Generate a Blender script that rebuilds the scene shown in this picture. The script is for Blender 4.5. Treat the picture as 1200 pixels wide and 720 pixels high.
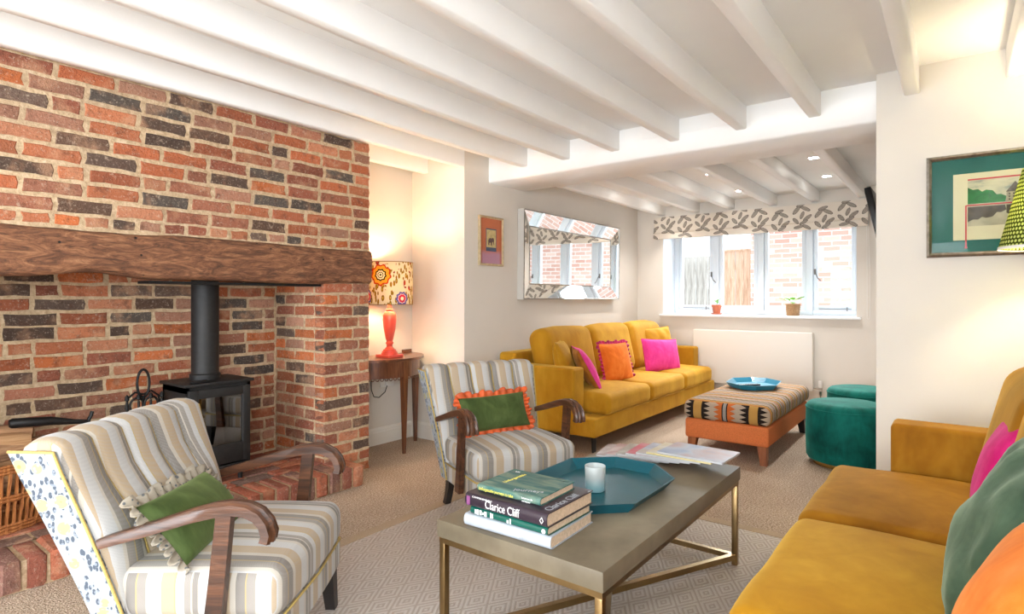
import bpy, bmesh, math, random
from math import sin, cos, pi, radians, sqrt, atan2
from mathutils import Vector, Matrix

for _o in list(bpy.data.objects):
    bpy.data.objects.remove(_o)
SC = bpy.context.scene
COL = SC.collection

# ------------------------------------------------------------------ camera, world, lights, exposure
EYE = 1.182
YAW = atan2(522, 680)
cam_d = bpy.data.cameras.new('camera')
cam_d.sensor_width = 36.0
cam_d.lens = 36.0 * 680 / 1200
cam_d.shift_y = -10 / 1200
cam_d.clip_start = 0.05
cam = bpy.data.objects.new('camera', cam_d)
COL.objects.link(cam)
cam.location = (0, 0, EYE)
cam.rotation_euler = (pi / 2, 0, YAW - pi / 2)
SC.camera = cam

SC.view_settings.view_transform = 'Standard'
SC.view_settings.look = 'None'
SC.view_settings.gamma = 1
SC.view_settings.use_curve_mapping = False
SC.view_settings.exposure = 1.32

world = bpy.data.worlds.new('overcast_sky')
SC.world = world
world.use_nodes = True
bg = world.node_tree.nodes['Background']
bg.inputs[0].default_value = (0.86, 0.93, 1.0, 1)
bg.inputs[1].default_value = 0.85


def light(kind, name, loc, energy, color=(1, 1, 1), size=0.1, rot=(0, 0, 0), size_y=None, spot=None, blend=0.5):
    d = bpy.data.lights.new(name, kind)
    d.energy = energy
    d.color = color
    if kind == 'AREA':
        d.shape = 'RECTANGLE'
        d.size = size
        d.size_y = size_y or size
    elif kind == 'SUN':
        d.angle = size
    else:
        d.shadow_soft_size = size
    if kind == 'SPOT':
        d.spot_size = spot
        d.spot_blend = blend
    o = bpy.data.objects.new(name, d)
    COL.objects.link(o)
    o.location = loc
    o.rotation_euler = rot
    return o


# daylight through the windows behind the camera and through the far window
light('AREA', 'daylight_rear_window', (-4.35, 1.35, 1.09), 128, (0.88, 0.945, 1.0), 2.05, (0, -pi / 2, 0), 3.0)  # fills an unseen opening, enlarged to brighten the ceiling
light('AREA', 'daylight_side_window', (-1.4, -0.95, 1.5), 84, (0.88, 0.945, 1.0), 2.2, (radians(90), 0, 0), 1.25)
light('AREA', 'daylight_far_window', (9.0, 1.8, 3.35), 230, (0.86, 0.94, 1.0), 2.0, (0, radians(66), 0), 2.6)

# ------------------------------------------------------------------ helpers


def lin(c):
    c = c / 255.0
    return c / 12.92 if c <= 0.04045 else ((c + 0.055) / 1.055) ** 2.4


def rgb(r, g, b):
    return (lin(r), lin(g), lin(b), 1.0)


class V:
    """a value socket with arithmetic"""

    def __init__(s, m, k):
        s.m, s.k = m, k

    def _b(s, o, op, rev=False):
        return s.m.math(op, o, s) if rev else s.m.math(op, s, o)

    def __add__(s, o): return s._b(o, 'ADD')
    def __radd__(s, o): return s._b(o, 'ADD', True)
    def __sub__(s, o): return s._b(o, 'SUBTRACT')
    def __rsub__(s, o): return s._b(o, 'SUBTRACT', True)
    def __mul__(s, o): return s._b(o, 'MULTIPLY')
    def __rmul__(s, o): return s._b(o, 'MULTIPLY', True)
    def __truediv__(s, o): return s._b(o, 'DIVIDE')
    def __lt__(s, o): return s._b(o, 'LESS_THAN')
    def __gt__(s, o): return s._b(o, 'GREATER_THAN')
    def __pow__(s, o): return s._b(o, 'POWER')
    def sin(s): return s.m.math('SINE', s)
    def abs(s): return s.m.math('ABSOLUTE', s)
    def frac(s): return s.m.math('FRACT', s)
    def floor(s): return s.m.math('FLOOR', s)
    def sqrt(s): return s.m.math('SQRT', s)


class Mat:
    def __init__(s, name):
        s.mat = bpy.data.materials.new(name)
        s.mat.use_nodes = True
        s.nt = s.mat.node_tree
        s.nt.nodes.clear()
        s.o = s.nt.nodes.new('ShaderNodeOutputMaterial')

    def n(s, t, **kw):
        x = s.nt.nodes.new('ShaderNode' + t)
        for k, v in kw.items():
            setattr(x, k, v)
        return x

    def put(s, sock, v):
        if isinstance(v, V):
            s.nt.links.new(v.k, sock)
        elif isinstance(v, bpy.types.NodeSocket):
            s.nt.links.new(v, sock)
        elif v is not None:
            sock.default_value = v

    def math(s, op, a, b=None):
        x = s.n('Math', operation=op)
        s.put(x.inputs[0], a)
        if b is not None:
            s.put(x.inputs[1], b)
        return V(s, x.outputs[0])

    def co(s, which='Object'):
        return s.n('TexCoord').outputs[which]

    def xyz(s, vec=None):
        x = s.n('SeparateXYZ')
        s.put(x.inputs[0], vec if vec is not None else s.co())
        return [V(s, k) for k in x.outputs]

    def vec(s, x, y, z):
        c = s.n('CombineXYZ')
        for i, v in enumerate((x, y, z)):
            s.put(c.inputs[i], v)
        return c.outputs[0]

    def scale(s, vec, sc, loc=(0, 0, 0), rot=(0, 0, 0)):
        x = s.n('Mapping')
        s.put(x.inputs[0], vec)
        x.inputs[1].default_value = loc
        x.inputs[2].default_value = rot
        x.inputs[3].default_value = sc
        return x.outputs[0]

    def noise(s, vec=None, scale=5, detail=3, rough=0.55, dist=0.0):
        x = s.n('TexNoise')
        s.put(x.inputs['Vector'], vec if vec is not None else s.co())
        x.inputs['Scale'].default_value = scale
        x.inputs['Detail'].default_value = detail
        x.inputs['Roughness'].default_value = rough
        x.inputs['Distortion'].default_value = dist
        return V(s, x.outputs[0])

    def vor(s, vec=None, scale=5, feature='F1', out=0):
        x = s.n('TexVoronoi', feature=feature)
        s.put(x.inputs['Vector'], vec if vec is not None else s.co())
        x.inputs['Scale'].default_value = scale
        return V(s, x.outputs[out]) if out == 0 else x.outputs[out]

    def ramp(s, v, stops, interp='LINEAR'):
        x = s.n('ValToRGB')
        r = x.color_ramp
        r.interpolation = interp
        while len(r.elements) > 1:
            r.elements.remove(r.elements[-1])
        for i, (p, c) in enumerate(stops):
            e = r.elements[0] if i == 0 else r.elements.new(p)
            e.position = p
            e.color = c if len(c) == 4 else (*c, 1)
        s.put(x.inputs[0], v)
        return x.outputs[0]

    def mix(s, f, a, b, mode='MIX'):
        x = s.n('Mix', data_type='RGBA', blend_type=mode)
        s.put(x.inputs[0], f)
        s.put(x.inputs[6], a)
        s.put(x.inputs[7], b)
        return x.outputs[2]

    def ss(s, v, a, b):
        x = s.n('MapRange', interpolation_type='SMOOTHSTEP')
        s.put(x.inputs[0], v)
        x.inputs[1].default_value = a
        x.inputs[2].default_value = b
        return V(s, x.outputs[0])

    def bsdf(s, color, rough=0.6, metal=0.0, spec=0.5, bump=None, strength=0.3, dist=0.01, sheen=0.0,
             sheen_tint=None, coat=0.0, emit=None, emit_s=0.0, sss=0.0):
        p = s.n('BsdfPrincipled')
        s.put(p.inputs['Base Color'], color)
        s.put(p.inputs['Roughness'], rough)
        s.put(p.inputs['Metallic'], metal)
        p.inputs['Specular IOR Level'].default_value = spec
        if sheen:
            p.inputs['Sheen Weight'].default_value = sheen
            p.inputs['Sheen Roughness'].default_value = 0.4
            if sheen_tint:
                p.inputs['Sheen Tint'].default_value = sheen_tint
        p.inputs['Coat Weight'].default_value = coat
        if emit is not None:
            s.put(p.inputs['Emission Color'], emit)
            p.inputs['Emission Strength'].default_value = emit_s
        if bump is not None:
            b = s.n('Bump')
            b.inputs['Strength'].default_value = strength
            b.inputs['Distance'].default_value = dist
            s.put(b.inputs['Height'], bump)
            s.nt.links.new(b.outputs[0], p.inputs['Normal'])
        s.nt.links.new(p.outputs[0], s.o.inputs[0])
        s.p = p
        return s.mat


def simple(name, color, rough=0.6, metal=0.0, spec=0.5, nscale=0, var=0.12, bump=0.0, bscale=60, sheen=0.0, coat=0.0, bdist=0.005):
    m = Mat(name)
    c = color
    if nscale:
        nz = m.noise(scale=nscale, detail=4)
        dark = tuple(x * (1 - var * 2.2) for x in color[:3]) + (1,)
        lite = tuple(min(1, x * (1 + var * 1.6)) for x in color[:3]) + (1,)
        c = m.ramp(nz, [(0.3, dark), (0.7, lite)])
    b = m.noise(scale=bscale, detail=3) if bump else None
    return m.bsdf(c, rough, metal, spec, bump=b, strength=bump, dist=bdist, sheen=sheen, coat=coat)


class MB:
    """collects geometry; build() links it as one mesh object"""

    def __init__(s):
        s.v, s.f = [], []

    def add(s, vs, fs, M=None):
        k = len(s.v)
        s.v += [tuple(M @ Vector(p)) if M else tuple(p) for p in vs]
        s.f += [tuple(i + k for i in f) for f in fs]
        return s

    def box(s, x0, x1, y0, y1, z0, z1, M=None):
        v = [(x, y, z) for z in (z0, z1) for y in (y0, y1) for x in (x0, x1)]
        f = [(0, 2, 3, 1), (4, 5, 7, 6), (0, 1, 5, 4), (1, 3, 7, 5), (3, 2, 6, 7), (2, 0, 4, 6)]
        return s.add(v, f, M)

    def bbox(s, x0, x1, y0, y1, z0, z1, r=0.005, seg=1, M=None, n=1):
        v, f = rbox(x1 - x0, y1 - y0, z1 - z0, r, seg, n)
        c = ((x0 + x1) / 2, (y0 + y1) / 2, (z0 + z1) / 2)
        return s.add([(a + c[0], b + c[1], d + c[2]) for a, b, d in v], f, M)

    def prism(s, pts, z0, z1, M=None):
        n = len(pts)
        v = [(x, y, z0) for x, y in pts] + [(x, y, z1) for x, y in pts]
        f = [tuple(range(n - 1, -1, -1)), tuple(range(n, 2 * n))] + [(i, (i + 1) % n, n + (i + 1) % n, n + i) for i in range(n)]
        return s.add(v, f, M)

    def lathe(s, prof, n=24, M=None, sx=1, sy=1):
        v, f = [], []
        for r, z in prof:
            for i in range(n):
                a = 2 * pi * i / n
                v.append((r * cos(a) * sx, r * sin(a) * sy, z))
        for j in range(len(prof) - 1):
            for i in range(n):
                k = (i + 1) % n
                f.append((j * n + i, j * n + k, (j + 1) * n + k, (j + 1) * n + i))
        ring = prof[0] == prof[-1]
        if prof[0][0] > 1e-6 and not ring:
            f.append(tuple(range(n - 1, -1, -1)))
        if prof[-1][0] > 1e-6 and not ring:
            f.append(tuple(range((len(prof) - 1) * n, len(prof) * n)))
        return s.add(v, f, M)

    def tube(s, path, rad, n=8, closed=False, flat=1.0, M=None):
        P = [Vector(p) for p in path]
        m = len(P)
        R = rad if isinstance(rad, (list, tuple)) else [rad] * m
        v, f = [], []
        up = Vector((0, 0, 1))
        prev = None
        for i, p in enumerate(P):
            a = P[(i - 1) % m] if (closed or i) else P[0]
            b = P[(i + 1) % m] if (closed or i < m - 1) else P[-1]
            t = (b - a)
            t = t.normalized() if t.length > 1e-9 else Vector((0, 0, 1))
            if prev is None:
                ref = up if abs(t.z) < 0.95 else Vector((1, 0, 0))
                x = t.cross(ref).normalized()
            else:
                x = (prev - t * prev.dot(t))
                x = x.normalized() if x.length > 1e-6 else t.orthogonal().normalized()
            prev = x
            y = t.cross(x)
            for k in range(n):
                q = 2 * pi * k / n
                v.append(tuple(p + x * (R[i] * cos(q)) + y * (R[i] * flat * sin(q))))
        for i in range(m if closed else m - 1):
            j = (i + 1) % m
            for k in range(n):
                l = (k + 1) % n
                f.append((i * n + k, i * n + l, j * n + l, j * n + k))
        if not closed:
            f.append(tuple(range(n - 1, -1, -1)))
            f.append(tuple(range((m - 1) * n, m * n)))
        return s.add(v, f, M)

    def grid(s, fn, nu, nv, wrap_u=False, M=None):
        v = [fn(i / (nu if wrap_u else nu - 1), j / (nv - 1)) for j in range(nv) for i in range(nu)]
        f = []
        for j in range(nv - 1):
            for i in range(nu if wrap_u else nu - 1):
                k = (i + 1) % nu
                f.append((j * nu + i, j * nu + k, (j + 1) * nu + k, (j + 1) * nu + i))
        return s.add(v, f, M)

    def mesh(s, name, smooth=True, angle=40):
        me = bpy.data.meshes.new(name)
        me.from_pydata(s.v, [], s.f)
        bm = bmesh.new()
        bm.from_mesh(me)
        bmesh.ops.recalc_face_normals(bm, faces=bm.faces)
        bm.to_mesh(me)
        bm.free()
        if smooth:
            me.polygons.foreach_set('use_smooth', [True] * len(me.polygons))
            if angle < 180:
                me.set_sharp_from_angle(angle=radians(angle))
        return me

    def build(s, name, mat, parent=None, loc=(0, 0, 0), rot=(0, 0, 0), smooth=True, angle=40):
        me = s.mesh(name, smooth, angle)
        return link(name, me, mat, parent, loc, rot)


def link(name, me, mat, parent=None, loc=(0, 0, 0), rot=(0, 0, 0)):
    o = bpy.data.objects.new(name, me)
    COL.objects.link(o)
    if mat is not None and len(me.materials) == 0:
        me.materials.append(mat)
    o.location = loc
    o.rotation_euler = rot
    if parent:
        o.parent = parent
    return o


def rbox(sx, sy, sz, r, seg=2, n=1, fn=None):
    """rounded box around the origin: full sizes, corner radius r, seg steps in the rounding, n steps in the flat"""
    h = (sx / 2, sy / 2, sz / 2)
    r = min(r, min(h) * 0.999)

    def ax(hh):
        inner = hh - r
        a = [-(inner + r * math.tan(pi / 4 * k / seg)) for k in range(seg, 0, -1)]
        nn = n if isinstance(n, int) else n[0]
        b = [-inner + 2 * inner * k / nn for k in range(nn + 1)]
        return a + b + [-q for q in reversed(a)]
    A = [ax(q) for q in h]
    idx, vs, fs = {}, [], []

    def put(p):
        q = [max(-(h[i] - r), min(h[i] - r, p[i])) for i in range(3)]
        d = Vector([p[i] - q[i] for i in range(3)])
        if d.length > 1e-9:
            d = d.normalized() * r
        w = (q[0] + d.x, q[1] + d.y, q[2] + d.z)
        k = (round(p[0], 6), round(p[1], 6), round(p[2], 6))
        if k not in idx:
            idx[k] = len(vs)
            vs.append(fn(*w) if fn else w)
        return idx[k]
    for a in range(3):
        b, c = (a + 1) % 3, (a + 2) % 3
        for sgn in (-1, 1):
            for i in range(len(A[b]) - 1):
                for j in range(len(A[c]) - 1):
                    q = []
                    for (u, w) in ((i, j), (i + 1, j), (i + 1, j + 1), (i, j + 1)):
                        p = [0, 0, 0]
                        p[a] = sgn * h[a]
                        p[b] = A[b][u]
                        p[c] = A[c][w]
                        q.append(put(p))
                    if sgn < 0:
                        q.reverse()
                    fs.append(tuple(q))
    return vs, fs


def tag(o, label, cat=None, group=None, kind=None):
    o['label'] = label
    if cat:
        o['category'] = cat
    if group:
        o['group'] = group
    if kind:
        o['kind'] = kind
    return o


def empty(name, loc=(0, 0, 0), rz=0.0):
    o = bpy.data.objects.new(name, None)
    COL.objects.link(o)
    o.empty_display_size = 0.1
    o.location = loc
    o.rotation_euler = (0, 0, rz)
    return o


def thing(name, label, cat, loc=(0, 0, 0), rz=0.0, group=None):
    return tag(empty(name, loc, rz), label, cat, group)


def struct(o, label):
    o['kind'] = 'structure'
    o['label'] = label
    return o


def text_obj(name, txt, size, mat, parent, M, ext=0.0003, sx=1.0, align='LEFT'):
    """lettering lying in the local xy plane of M"""
    cu = bpy.data.curves.new(name, 'FONT')
    cu.body = txt
    cu.size = size
    cu.extrude = ext
    cu.align_x = align
    cu.resolution_u = 3
    t = bpy.data.objects.new(name, cu)
    COL.objects.link(t)
    dg = bpy.context.evaluated_depsgraph_get()
    me = bpy.data.meshes.new_from_object(t.evaluated_get(dg))
    bpy.data.objects.remove(t)
    me.transform(M @ Matrix.Diagonal((sx, 1, 1, 1)))
    me.materials.clear()
    return link(name, me, mat, parent)


def rnd_noise(x, y, z, k=1.0, seed=0.0):
    from mathutils import noise as N
    return N.noise(Vector((x * k + seed, y * k + seed * 1.7, z * k - seed)))


# ------------------------------------------------------------------ materials
def m_paint(name, col, rough=0.75, bump=0.08):
    m = Mat(name)
    nz = m.noise(scale=2.0, detail=3)
    c = m.ramp(nz, [(0.3, tuple(x * 0.97 for x in col[:3])), (0.7, tuple(min(1, x * 1.02) for x in col[:3]))])
    b = m.noise(scale=90, detail=2)
    return m.bsdf(c, rough, bump=b, strength=bump, dist=0.003)


M_WALL = m_paint('wall_paint', rgb(224, 217, 207))
M_CEIL = m_paint('ceiling_paint', rgb(247, 246, 244), 0.7)
M_BEAM = m_paint('beam_gloss_paint', rgb(247, 246, 244), 0.38, 0.12)
M_SKIRT = simple('skirting_paint', rgb(228, 223, 214), 0.45)
M_WHITE = simple('white_gloss', rgb(240, 243, 246), 0.35)
M_WINPAINT = simple('window_paint', rgb(226, 234, 242), 0.4)


def m_carpet():
    m = Mat('carpet_loop')
    co = m.co()
    a = m.noise(co, 110, 3, 0.8)
    b = m.noise(co, 2.2, 3)
    c = m.ramp(a, [(0.35, rgb(128, 108, 90)), (0.5, rgb(190, 169, 148)), (0.65, rgb(230, 213, 193))])
    c = m.mix(m.ss(b, 0.3, 0.7) * 0.25, c, rgb(140, 114, 90))
    h = m.vor(co, 160)
    return m.bsdf(c, 0.95, spec=0.1, bump=h, strength=0.9, dist=0.006)


def m_rug(border=False):
    m = Mat('rug_border' if border else 'rug_diamond')
    x, y, z = m.xyz()
    if border:
        nz = m.noise(scale=300, detail=2)
        c = m.ramp(nz, [(0.3, rgb(168, 146, 122)), (0.7, rgb(190, 170, 146))])
        return m.bsdf(c, 0.9, spec=0.1, bump=nz, strength=0.4, dist=0.003)
    P = 0.17
    u = ((x / P).frac() - 0.5).abs()
    v = ((y / (P * 0.62)).frac() - 0.5).abs()
    d = u + v
    ring = ((d * 5.0).frac() - 0.5).abs()
    fine = m.noise(m.co(), 320, 2, 0.7)
    k = m.ss(ring + (fine - 0.5) * 0.25, 0.16, 0.30)
    c = m.mix(k, rgb(194, 182, 171), rgb(217, 209, 202))
    big = m.noise(scale=1.6, detail=2)
    c = m.mix(m.ss(big, 0.35, 0.7) * 0.25, c, rgb(196, 178, 158))
    return m.bsdf(c, 0.95, spec=0.1, bump=k + fine * 0.5, strength=0.7, dist=0.006)


M_CARPET, M_RUG, M_RUGB = m_carpet(), m_rug(), m_rug(True)


def m_brick():
    m = Mat('old_brick')
    oi = m.n('ObjectInfo')
    co = m.co()
    off = m.n('VectorMath', operation='ADD')
    m.put(off.inputs[0], co)
    rv = V(m, oi.outputs['Random']) * 37.0
    m.put(off.inputs[1], m.vec(rv, rv * 1.7, rv * 0.6))
    w = off.outputs[0]
    a = m.noise(w, 18, 5, 0.65)
    b = m.noise(w, 90, 4, 0.7)
    f = m.noise(w, 7, 3, 0.6)
    c = m.mix(m.ss(a, 0.50, 0.72) * 0.6, oi.outputs['Color'], rgb(100, 68, 54))
    c = m.mix(m.ss(f, 0.52, 0.70) * 0.5, c, rgb(206, 158, 124))
    g = m.noise(w, 34, 5, 0.75, 0.5)
    c = m.mix(m.ss(g, 0.56, 0.70) * 0.5, c, rgb(212, 188, 164))
    c = m.mix(m.ss(b, 0.56, 0.70) * 0.5, c, rgb(214, 196, 174))
    c = m.mix(m.ss(b, 0.42, 0.28) * 0.65, c, rgb(52, 38, 32))
    return m.bsdf(c, 0.9, spec=0.25, bump=a + b * 0.9, strength=0.9, dist=0.012)


M_BRICK = m_brick()


def m_mortar():
    m = Mat('sand_mortar')
    a = m.noise(scale=45, detail=5, rough=0.7)
    b = m.noise(scale=5, detail=3)
    c = m.ramp(a, [(0.3, rgb(172, 144, 112)), (0.55, rgb(208, 182, 148)), (0.75, rgb(226, 206, 176))])
    c = m.mix(m.ss(b, 0.45, 0.75) * 0.35, c, rgb(160, 138, 118))
    return m.bsdf(c, 0.95, spec=0.15, bump=a, strength=0.8, dist=0.012)


M_MORTAR = m_mortar()


def m_wood(name, dark, mid, lite, axis='x', rough=0.45, sc=1.0, bump=0.25, coat=0.0):
    m = Mat(name)
    st = {'x': (1.2, 14, 14), 'y': (14, 1.2, 14), 'z': (14, 14, 1.2)}[axis]
    v = m.scale(m.co(), tuple(q * sc for q in st))
    a = m.noise(v, 2.2, 6, 0.62, 1.2)
    b = m.noise(v, 9, 4, 0.7)
    c = m.ramp(a, [(0.3, dark), (0.5, mid), (0.72, lite)])
    c = m.mix(m.ss(b, 0.55, 0.75) * 0.4, c, dark)
    return m.bsdf(c, rough, bump=b + a * 0.7, strength=bump, dist=0.004, coat=coat)


def m_lintel():
    m = Mat('old_oak_lintel')
    co = m.co()
    v = m.scale(co, (3.2, 13, 13))
    a = m.noise(v, 1.8, 8, 0.72, 2.0)
    b = m.noise(m.scale(co, (4, 26, 26)), 3.0, 6, 0.7, 1.0)
    c = m.ramp(a, [(0.30, rgb(64, 40, 28)), (0.43, rgb(112, 72, 48)), (0.56, rgb(150, 100, 68)), (0.74, rgb(196, 146, 104))])
    c = m.mix(m.ss(b, 0.50, 0.66) * 0.6, c, rgb(66, 38, 26))
    holes = m.vor(co, 11)
    c = m.mix(m.ss(holes, 0.075, 0.055), c, rgb(20, 12, 8))
    return m.bsdf(c, 0.7, bump=a + b * 0.6 + m.ss(holes, 0.05, 0.09) * 0.7, strength=0.7, dist=0.02)


M_LINTEL = m_lintel()
M_ARM = m_wood('walnut_arm', rgb(38, 22, 14), rgb(76, 45, 28), rgb(112, 70, 44), 'y', 0.34, coat=0.1)
M_MAHOG = m_wood('mahogany', rgb(64, 34, 20), rgb(104, 60, 36), rgb(140, 88, 54), 'z', 0.3, coat=0.3)
M_MAHOGX = m_wood('mahogany_top', rgb(64, 34, 20), rgb(112, 66, 40), rgb(150, 96, 60), 'x', 0.3, coat=0.3)
M_OAKLEG = m_wood('oak_leg', rgb(120, 62, 26), rgb(150, 84, 40), rgb(176, 106, 56), 'z', 0.4)
M_BLACKLEG = simple('ebonised_leg', rgb(30, 24, 22), 0.4)
M_LOG = m_wood('split_log', rgb(120, 84, 54), rgb(176, 132, 92), rgb(208, 168, 124), 'x', 0.85)
M_WICKER = m_wood('wicker', rgb(104, 56, 24), rgb(160, 96, 48), rgb(198, 136, 76), 'z', 0.55, sc=3)


def m_stripe(name='striped_fabric'):
    m = Mat(name)
    x, y, z = m.xyz()
    nx = m.xyz(m.co('Normal'))[0].abs() > 0.75
    along = x * (1.0 - nx) + (y + 0.07) * nx
    u = ((along + 0.5) / 0.31).frac()
    W, G1, G2, T, Y = rgb(190, 189, 187), rgb(132, 126, 119), rgb(147, 140, 132), rgb(178, 158, 131), rgb(180, 158, 106)
    C = rgb(190, 182, 169)
    st = [(0, W), (.12, T), (.25, C), (.30, G1), (.385, Y), (.395, G2), (.48, C), (.51, W), (.62, T), (.74, Y), (.752, W), (.83, G2), (.89, C), (.905, G1), (.955, C)]
    c = m.ramp(u, st, 'CONSTANT')
    zz = ((x * 260).frac() - 0.5).abs() * 0.5
    h = ((y * 150 + z * 150 + zz * 2.0).frac() - 0.5).abs()
    fine = m.noise(scale=420, detail=1)
    c = m.mix((h > 0.3) * 0.25, c, rgb(168, 166, 168))
    return m.bsdf(c, 0.85, spec=0.2, bump=h + fine, strength=0.25, dist=0.002, sheen=0.15)


def m_floral(name='floral_fabric'):
    m = Mat(name)
    co = m.co()
    d = m.vor(co, 14)
    leaf = m.vor(m.scale(co, (1, 1, 0.6), rot=(0.6, 0.4, 0.3)), 75)
    c = m.mix(m.ss(d, 0.30, 0.26), rgb(158, 163, 168), rgb(166, 159, 124))
    c = m.mix(m.ss(d, 0.10, 0.07), c, rgb(160, 144, 92))
    gate = (d > 0.30) * (m.noise(co, 9, 2) > 0.40)
    c = m.mix(m.ss(leaf, 0.46, 0.40) * gate, c, rgb(84, 92, 104))
    l2 = m.vor(m.scale(co, (1, 1, 1), loc=(3, 1, 2)), 80)
    c = m.mix(m.ss(l2, 0.42, 0.36) * (d > 0.2) * 0.6, c, rgb(150, 158, 168))
    return m.bsdf(c, 0.85, spec=0.2)


M_STRIPE, M_FLORAL = m_stripe(), m_floral()
M_PIPING = simple('gold_piping', rgb(190, 164, 94), 0.7, nscale=200, var=0.1)


def m_velvet(name, dark, mid, lite, scale=3.0, sheen=0.5, tint=None):
    m = Mat(name)
    co = m.co()
    a = m.noise(co, scale, 4, 0.55, 0.6)
    b = m.noise(m.scale(co, (1, 1, 0.35)), scale * 5, 3, 0.6, 0.8)
    c = m.ramp(a * 0.75 + b * 0.25, [(0.34, dark), (0.5, mid), (0.66, lite)])
    f = m.noise(co, 500, 1)
    return m.bsdf(c, 0.75, spec=0.15, bump=f + b * 1.5, strength=0.12, dist=0.003, sheen=sheen, sheen_tint=tint)


M_MUSTARD = m_velvet('mustard_velvet', rgb(166, 112, 20), rgb(186, 134, 30), rgb(204, 154, 46), 2.2, 0.5, rgb(250, 214, 110))
M_MUSTARD_NAPSHADE = m_velvet('nap_shaded_mustard_velvet', rgb(128, 80, 12), rgb(154, 102, 20), rgb(178, 126, 34), 2.2, 0.4, rgb(240, 196, 100))  # darker copy of the mustard: brushed nap and shade put into the colour
M_GREENV = m_velvet('olive_green_velvet', rgb(52, 66, 32), rgb(72, 88, 46), rgb(96, 112, 66), 5, 0.35, rgb(200, 220, 150))
M_SAGEV = m_velvet('sage_green_velvet', rgb(46, 66, 52), rgb(64, 86, 68), rgb(88, 110, 88), 5, 0.4, rgb(210, 230, 200))
M_TEALV = m_velvet('emerald_velvet', rgb(2, 66, 60), rgb(8, 92, 82), rgb(18, 116, 104), 4, 0.35, rgb(120, 220, 200))
M_PINK = m_velvet('hot_pink_fabric', rgb(206, 44, 128), rgb(226, 62, 146), rgb(238, 84, 162), 6, 0.2, rgb(255, 180, 210))
M_CERISE = m_velvet('cerise_velvet', rgb(176, 14, 92), rgb(204, 26, 112), rgb(222, 48, 132), 6, 0.35, rgb(255, 150, 200))
M_ORANGE = m_velvet('orange_velvet', rgb(214, 98, 22), rgb(232, 120, 38), rgb(242, 142, 62), 6, 0.3, rgb(255, 210, 150))
M_BURNT = simple('burnt_orange_ruffle', rgb(214, 92, 38), 0.6, nscale=14, var=0.18)
M_MAGR = simple('magenta_ruffle', rgb(186, 30, 92), 0.6, nscale=14, var=0.18)
M_BROWNP = m_velvet('bronze_velvet', rgb(140, 84, 24), rgb(168, 104, 34), rgb(190, 128, 52), 5, 0.4, rgb(250, 210, 140))
M_SAGER = simple('mint_ruffle', rgb(160, 190, 164), 0.6, nscale=14, var=0.15)


def m_greyruffle():
    m = Mat('grey_cream_ruffle')
    a = m.vor(scale=60)
    c = m.mix(m.ss(a, 0.3, 0.2), rgb(158, 148, 132), rgb(84, 86, 88))
    return m.bsdf(c, 0.7)


M_GREYR = m_greyruffle()
M_OTT = simple('orange_wool', rgb(214, 118, 62), 0.85, nscale=180, var=0.08, bump=0.3, bscale=300)
M_IRON = simple('cast_iron', rgb(38, 37, 37), 0.55, 0.3, nscale=30, var=0.12, bump=0.15, bscale=200)
M_BLACK = simple('black_iron', rgb(24, 23, 23), 0.5, 0.4, nscale=20, var=0.15)
M_CHROME = simple('chrome', rgb(205, 205, 205), 0.15, 1.0)
M_PEWTER = simple('antique_silver', rgb(150, 146, 138), 0.3, 1.0, nscale=40, var=0.15)
M_BRASS = simple('antique_brass', rgb(156, 130, 90), 0.28, 1.0, nscale=6, var=0.12)
M_BRASSBRIGHT = simple('polished_brass', rgb(214, 180, 110), 0.2, 1.0)


def m_shagreen():
    m = Mat('grey_shagreen')
    a = m.noise(scale=4, detail=5)
    b = m.vor(scale=350)
    c = m.ramp(a, [(0.3, rgb(98, 88, 71)), (0.5, rgb(120, 109, 90)), (0.72, rgb(142, 132, 112))])
    return m.bsdf(c, m.ss(a, 0.2, 0.8) * 0.15 + 0.42, bump=b, strength=0.08, dist=0.001, spec=0.35)


M_SHAG = m_shagreen()
M_TRAY = simple('teal_lacquer', rgb(14, 86, 100), 0.38, nscale=5, var=0.06, spec=0.35)
M_TRAYB = simple('blue_lacquer', rgb(36, 128, 158), 0.3, nscale=5, var=0.06, coat=0.2)


def m_kilim():
    m = Mat('kilim_weave')
    x, y, z = m.xyz()
    cream, tan, blk, gold, rust, grey = rgb(172, 154, 134), rgb(176, 120, 66), rgb(30, 23, 21), rgb(180, 138, 72), rgb(190, 98, 44), rgb(150, 142, 134)
    # bands along the length over the top and the sides
    tooth = ((y * 26 + z * 26).frac() - 0.5).abs()
    u = ((x + tooth * 0.018) / 0.40 + 0.62).frac()
    top = m.ramp(u, [(0, gold), (.05, blk), (.075, cream), (.16, rgb(150, 120, 110)), (.19, cream), (.22, blk), (.24, grey), (.33, tan), (.36, blk), (.38, rgb(120, 110, 70)), (.43, cream), (.52, rust), (.56, cream), (.60, blk), (.625, gold), (.70, blk), (.72, grey), (.82, tan), (.86, blk), (.885, cream), (.95, tan)], 'CONSTANT')
    # front face: columns with saw teeth
    t2 = ((z * 30).frac() - 0.5).abs() * 2.0
    v = ((y / 0.40).frac())
    side = (v - 0.5).abs()
    front = m.mix(side < 0.24 - t2 * 0.12 + 0.0, cream, blk)
    front = m.mix(side < 0.075, front, gold)
    v2 = ((y / 0.40 + 0.5).frac())
    s2 = (v2 - 0.5).abs()
    front = m.mix(s2 < 0.20 - t2 * 0.1, front, rust)
    front = m.mix(s2 < 0.05, front, blk)
    front = m.mix(s2 < 0.028, front, grey)
    isf = x < -0.665
    c = m.mix(isf, top, front)
    f = m.noise(scale=260, detail=2)
    c = m.mix(m.ss(f, 0.5, 0.7) * 0.25, c, rgb(120, 104, 90))
    return m.bsdf(c, 0.9, spec=0.15, bump=f, strength=0.4, dist=0.004)


M_KILIM = m_kilim()


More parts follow.
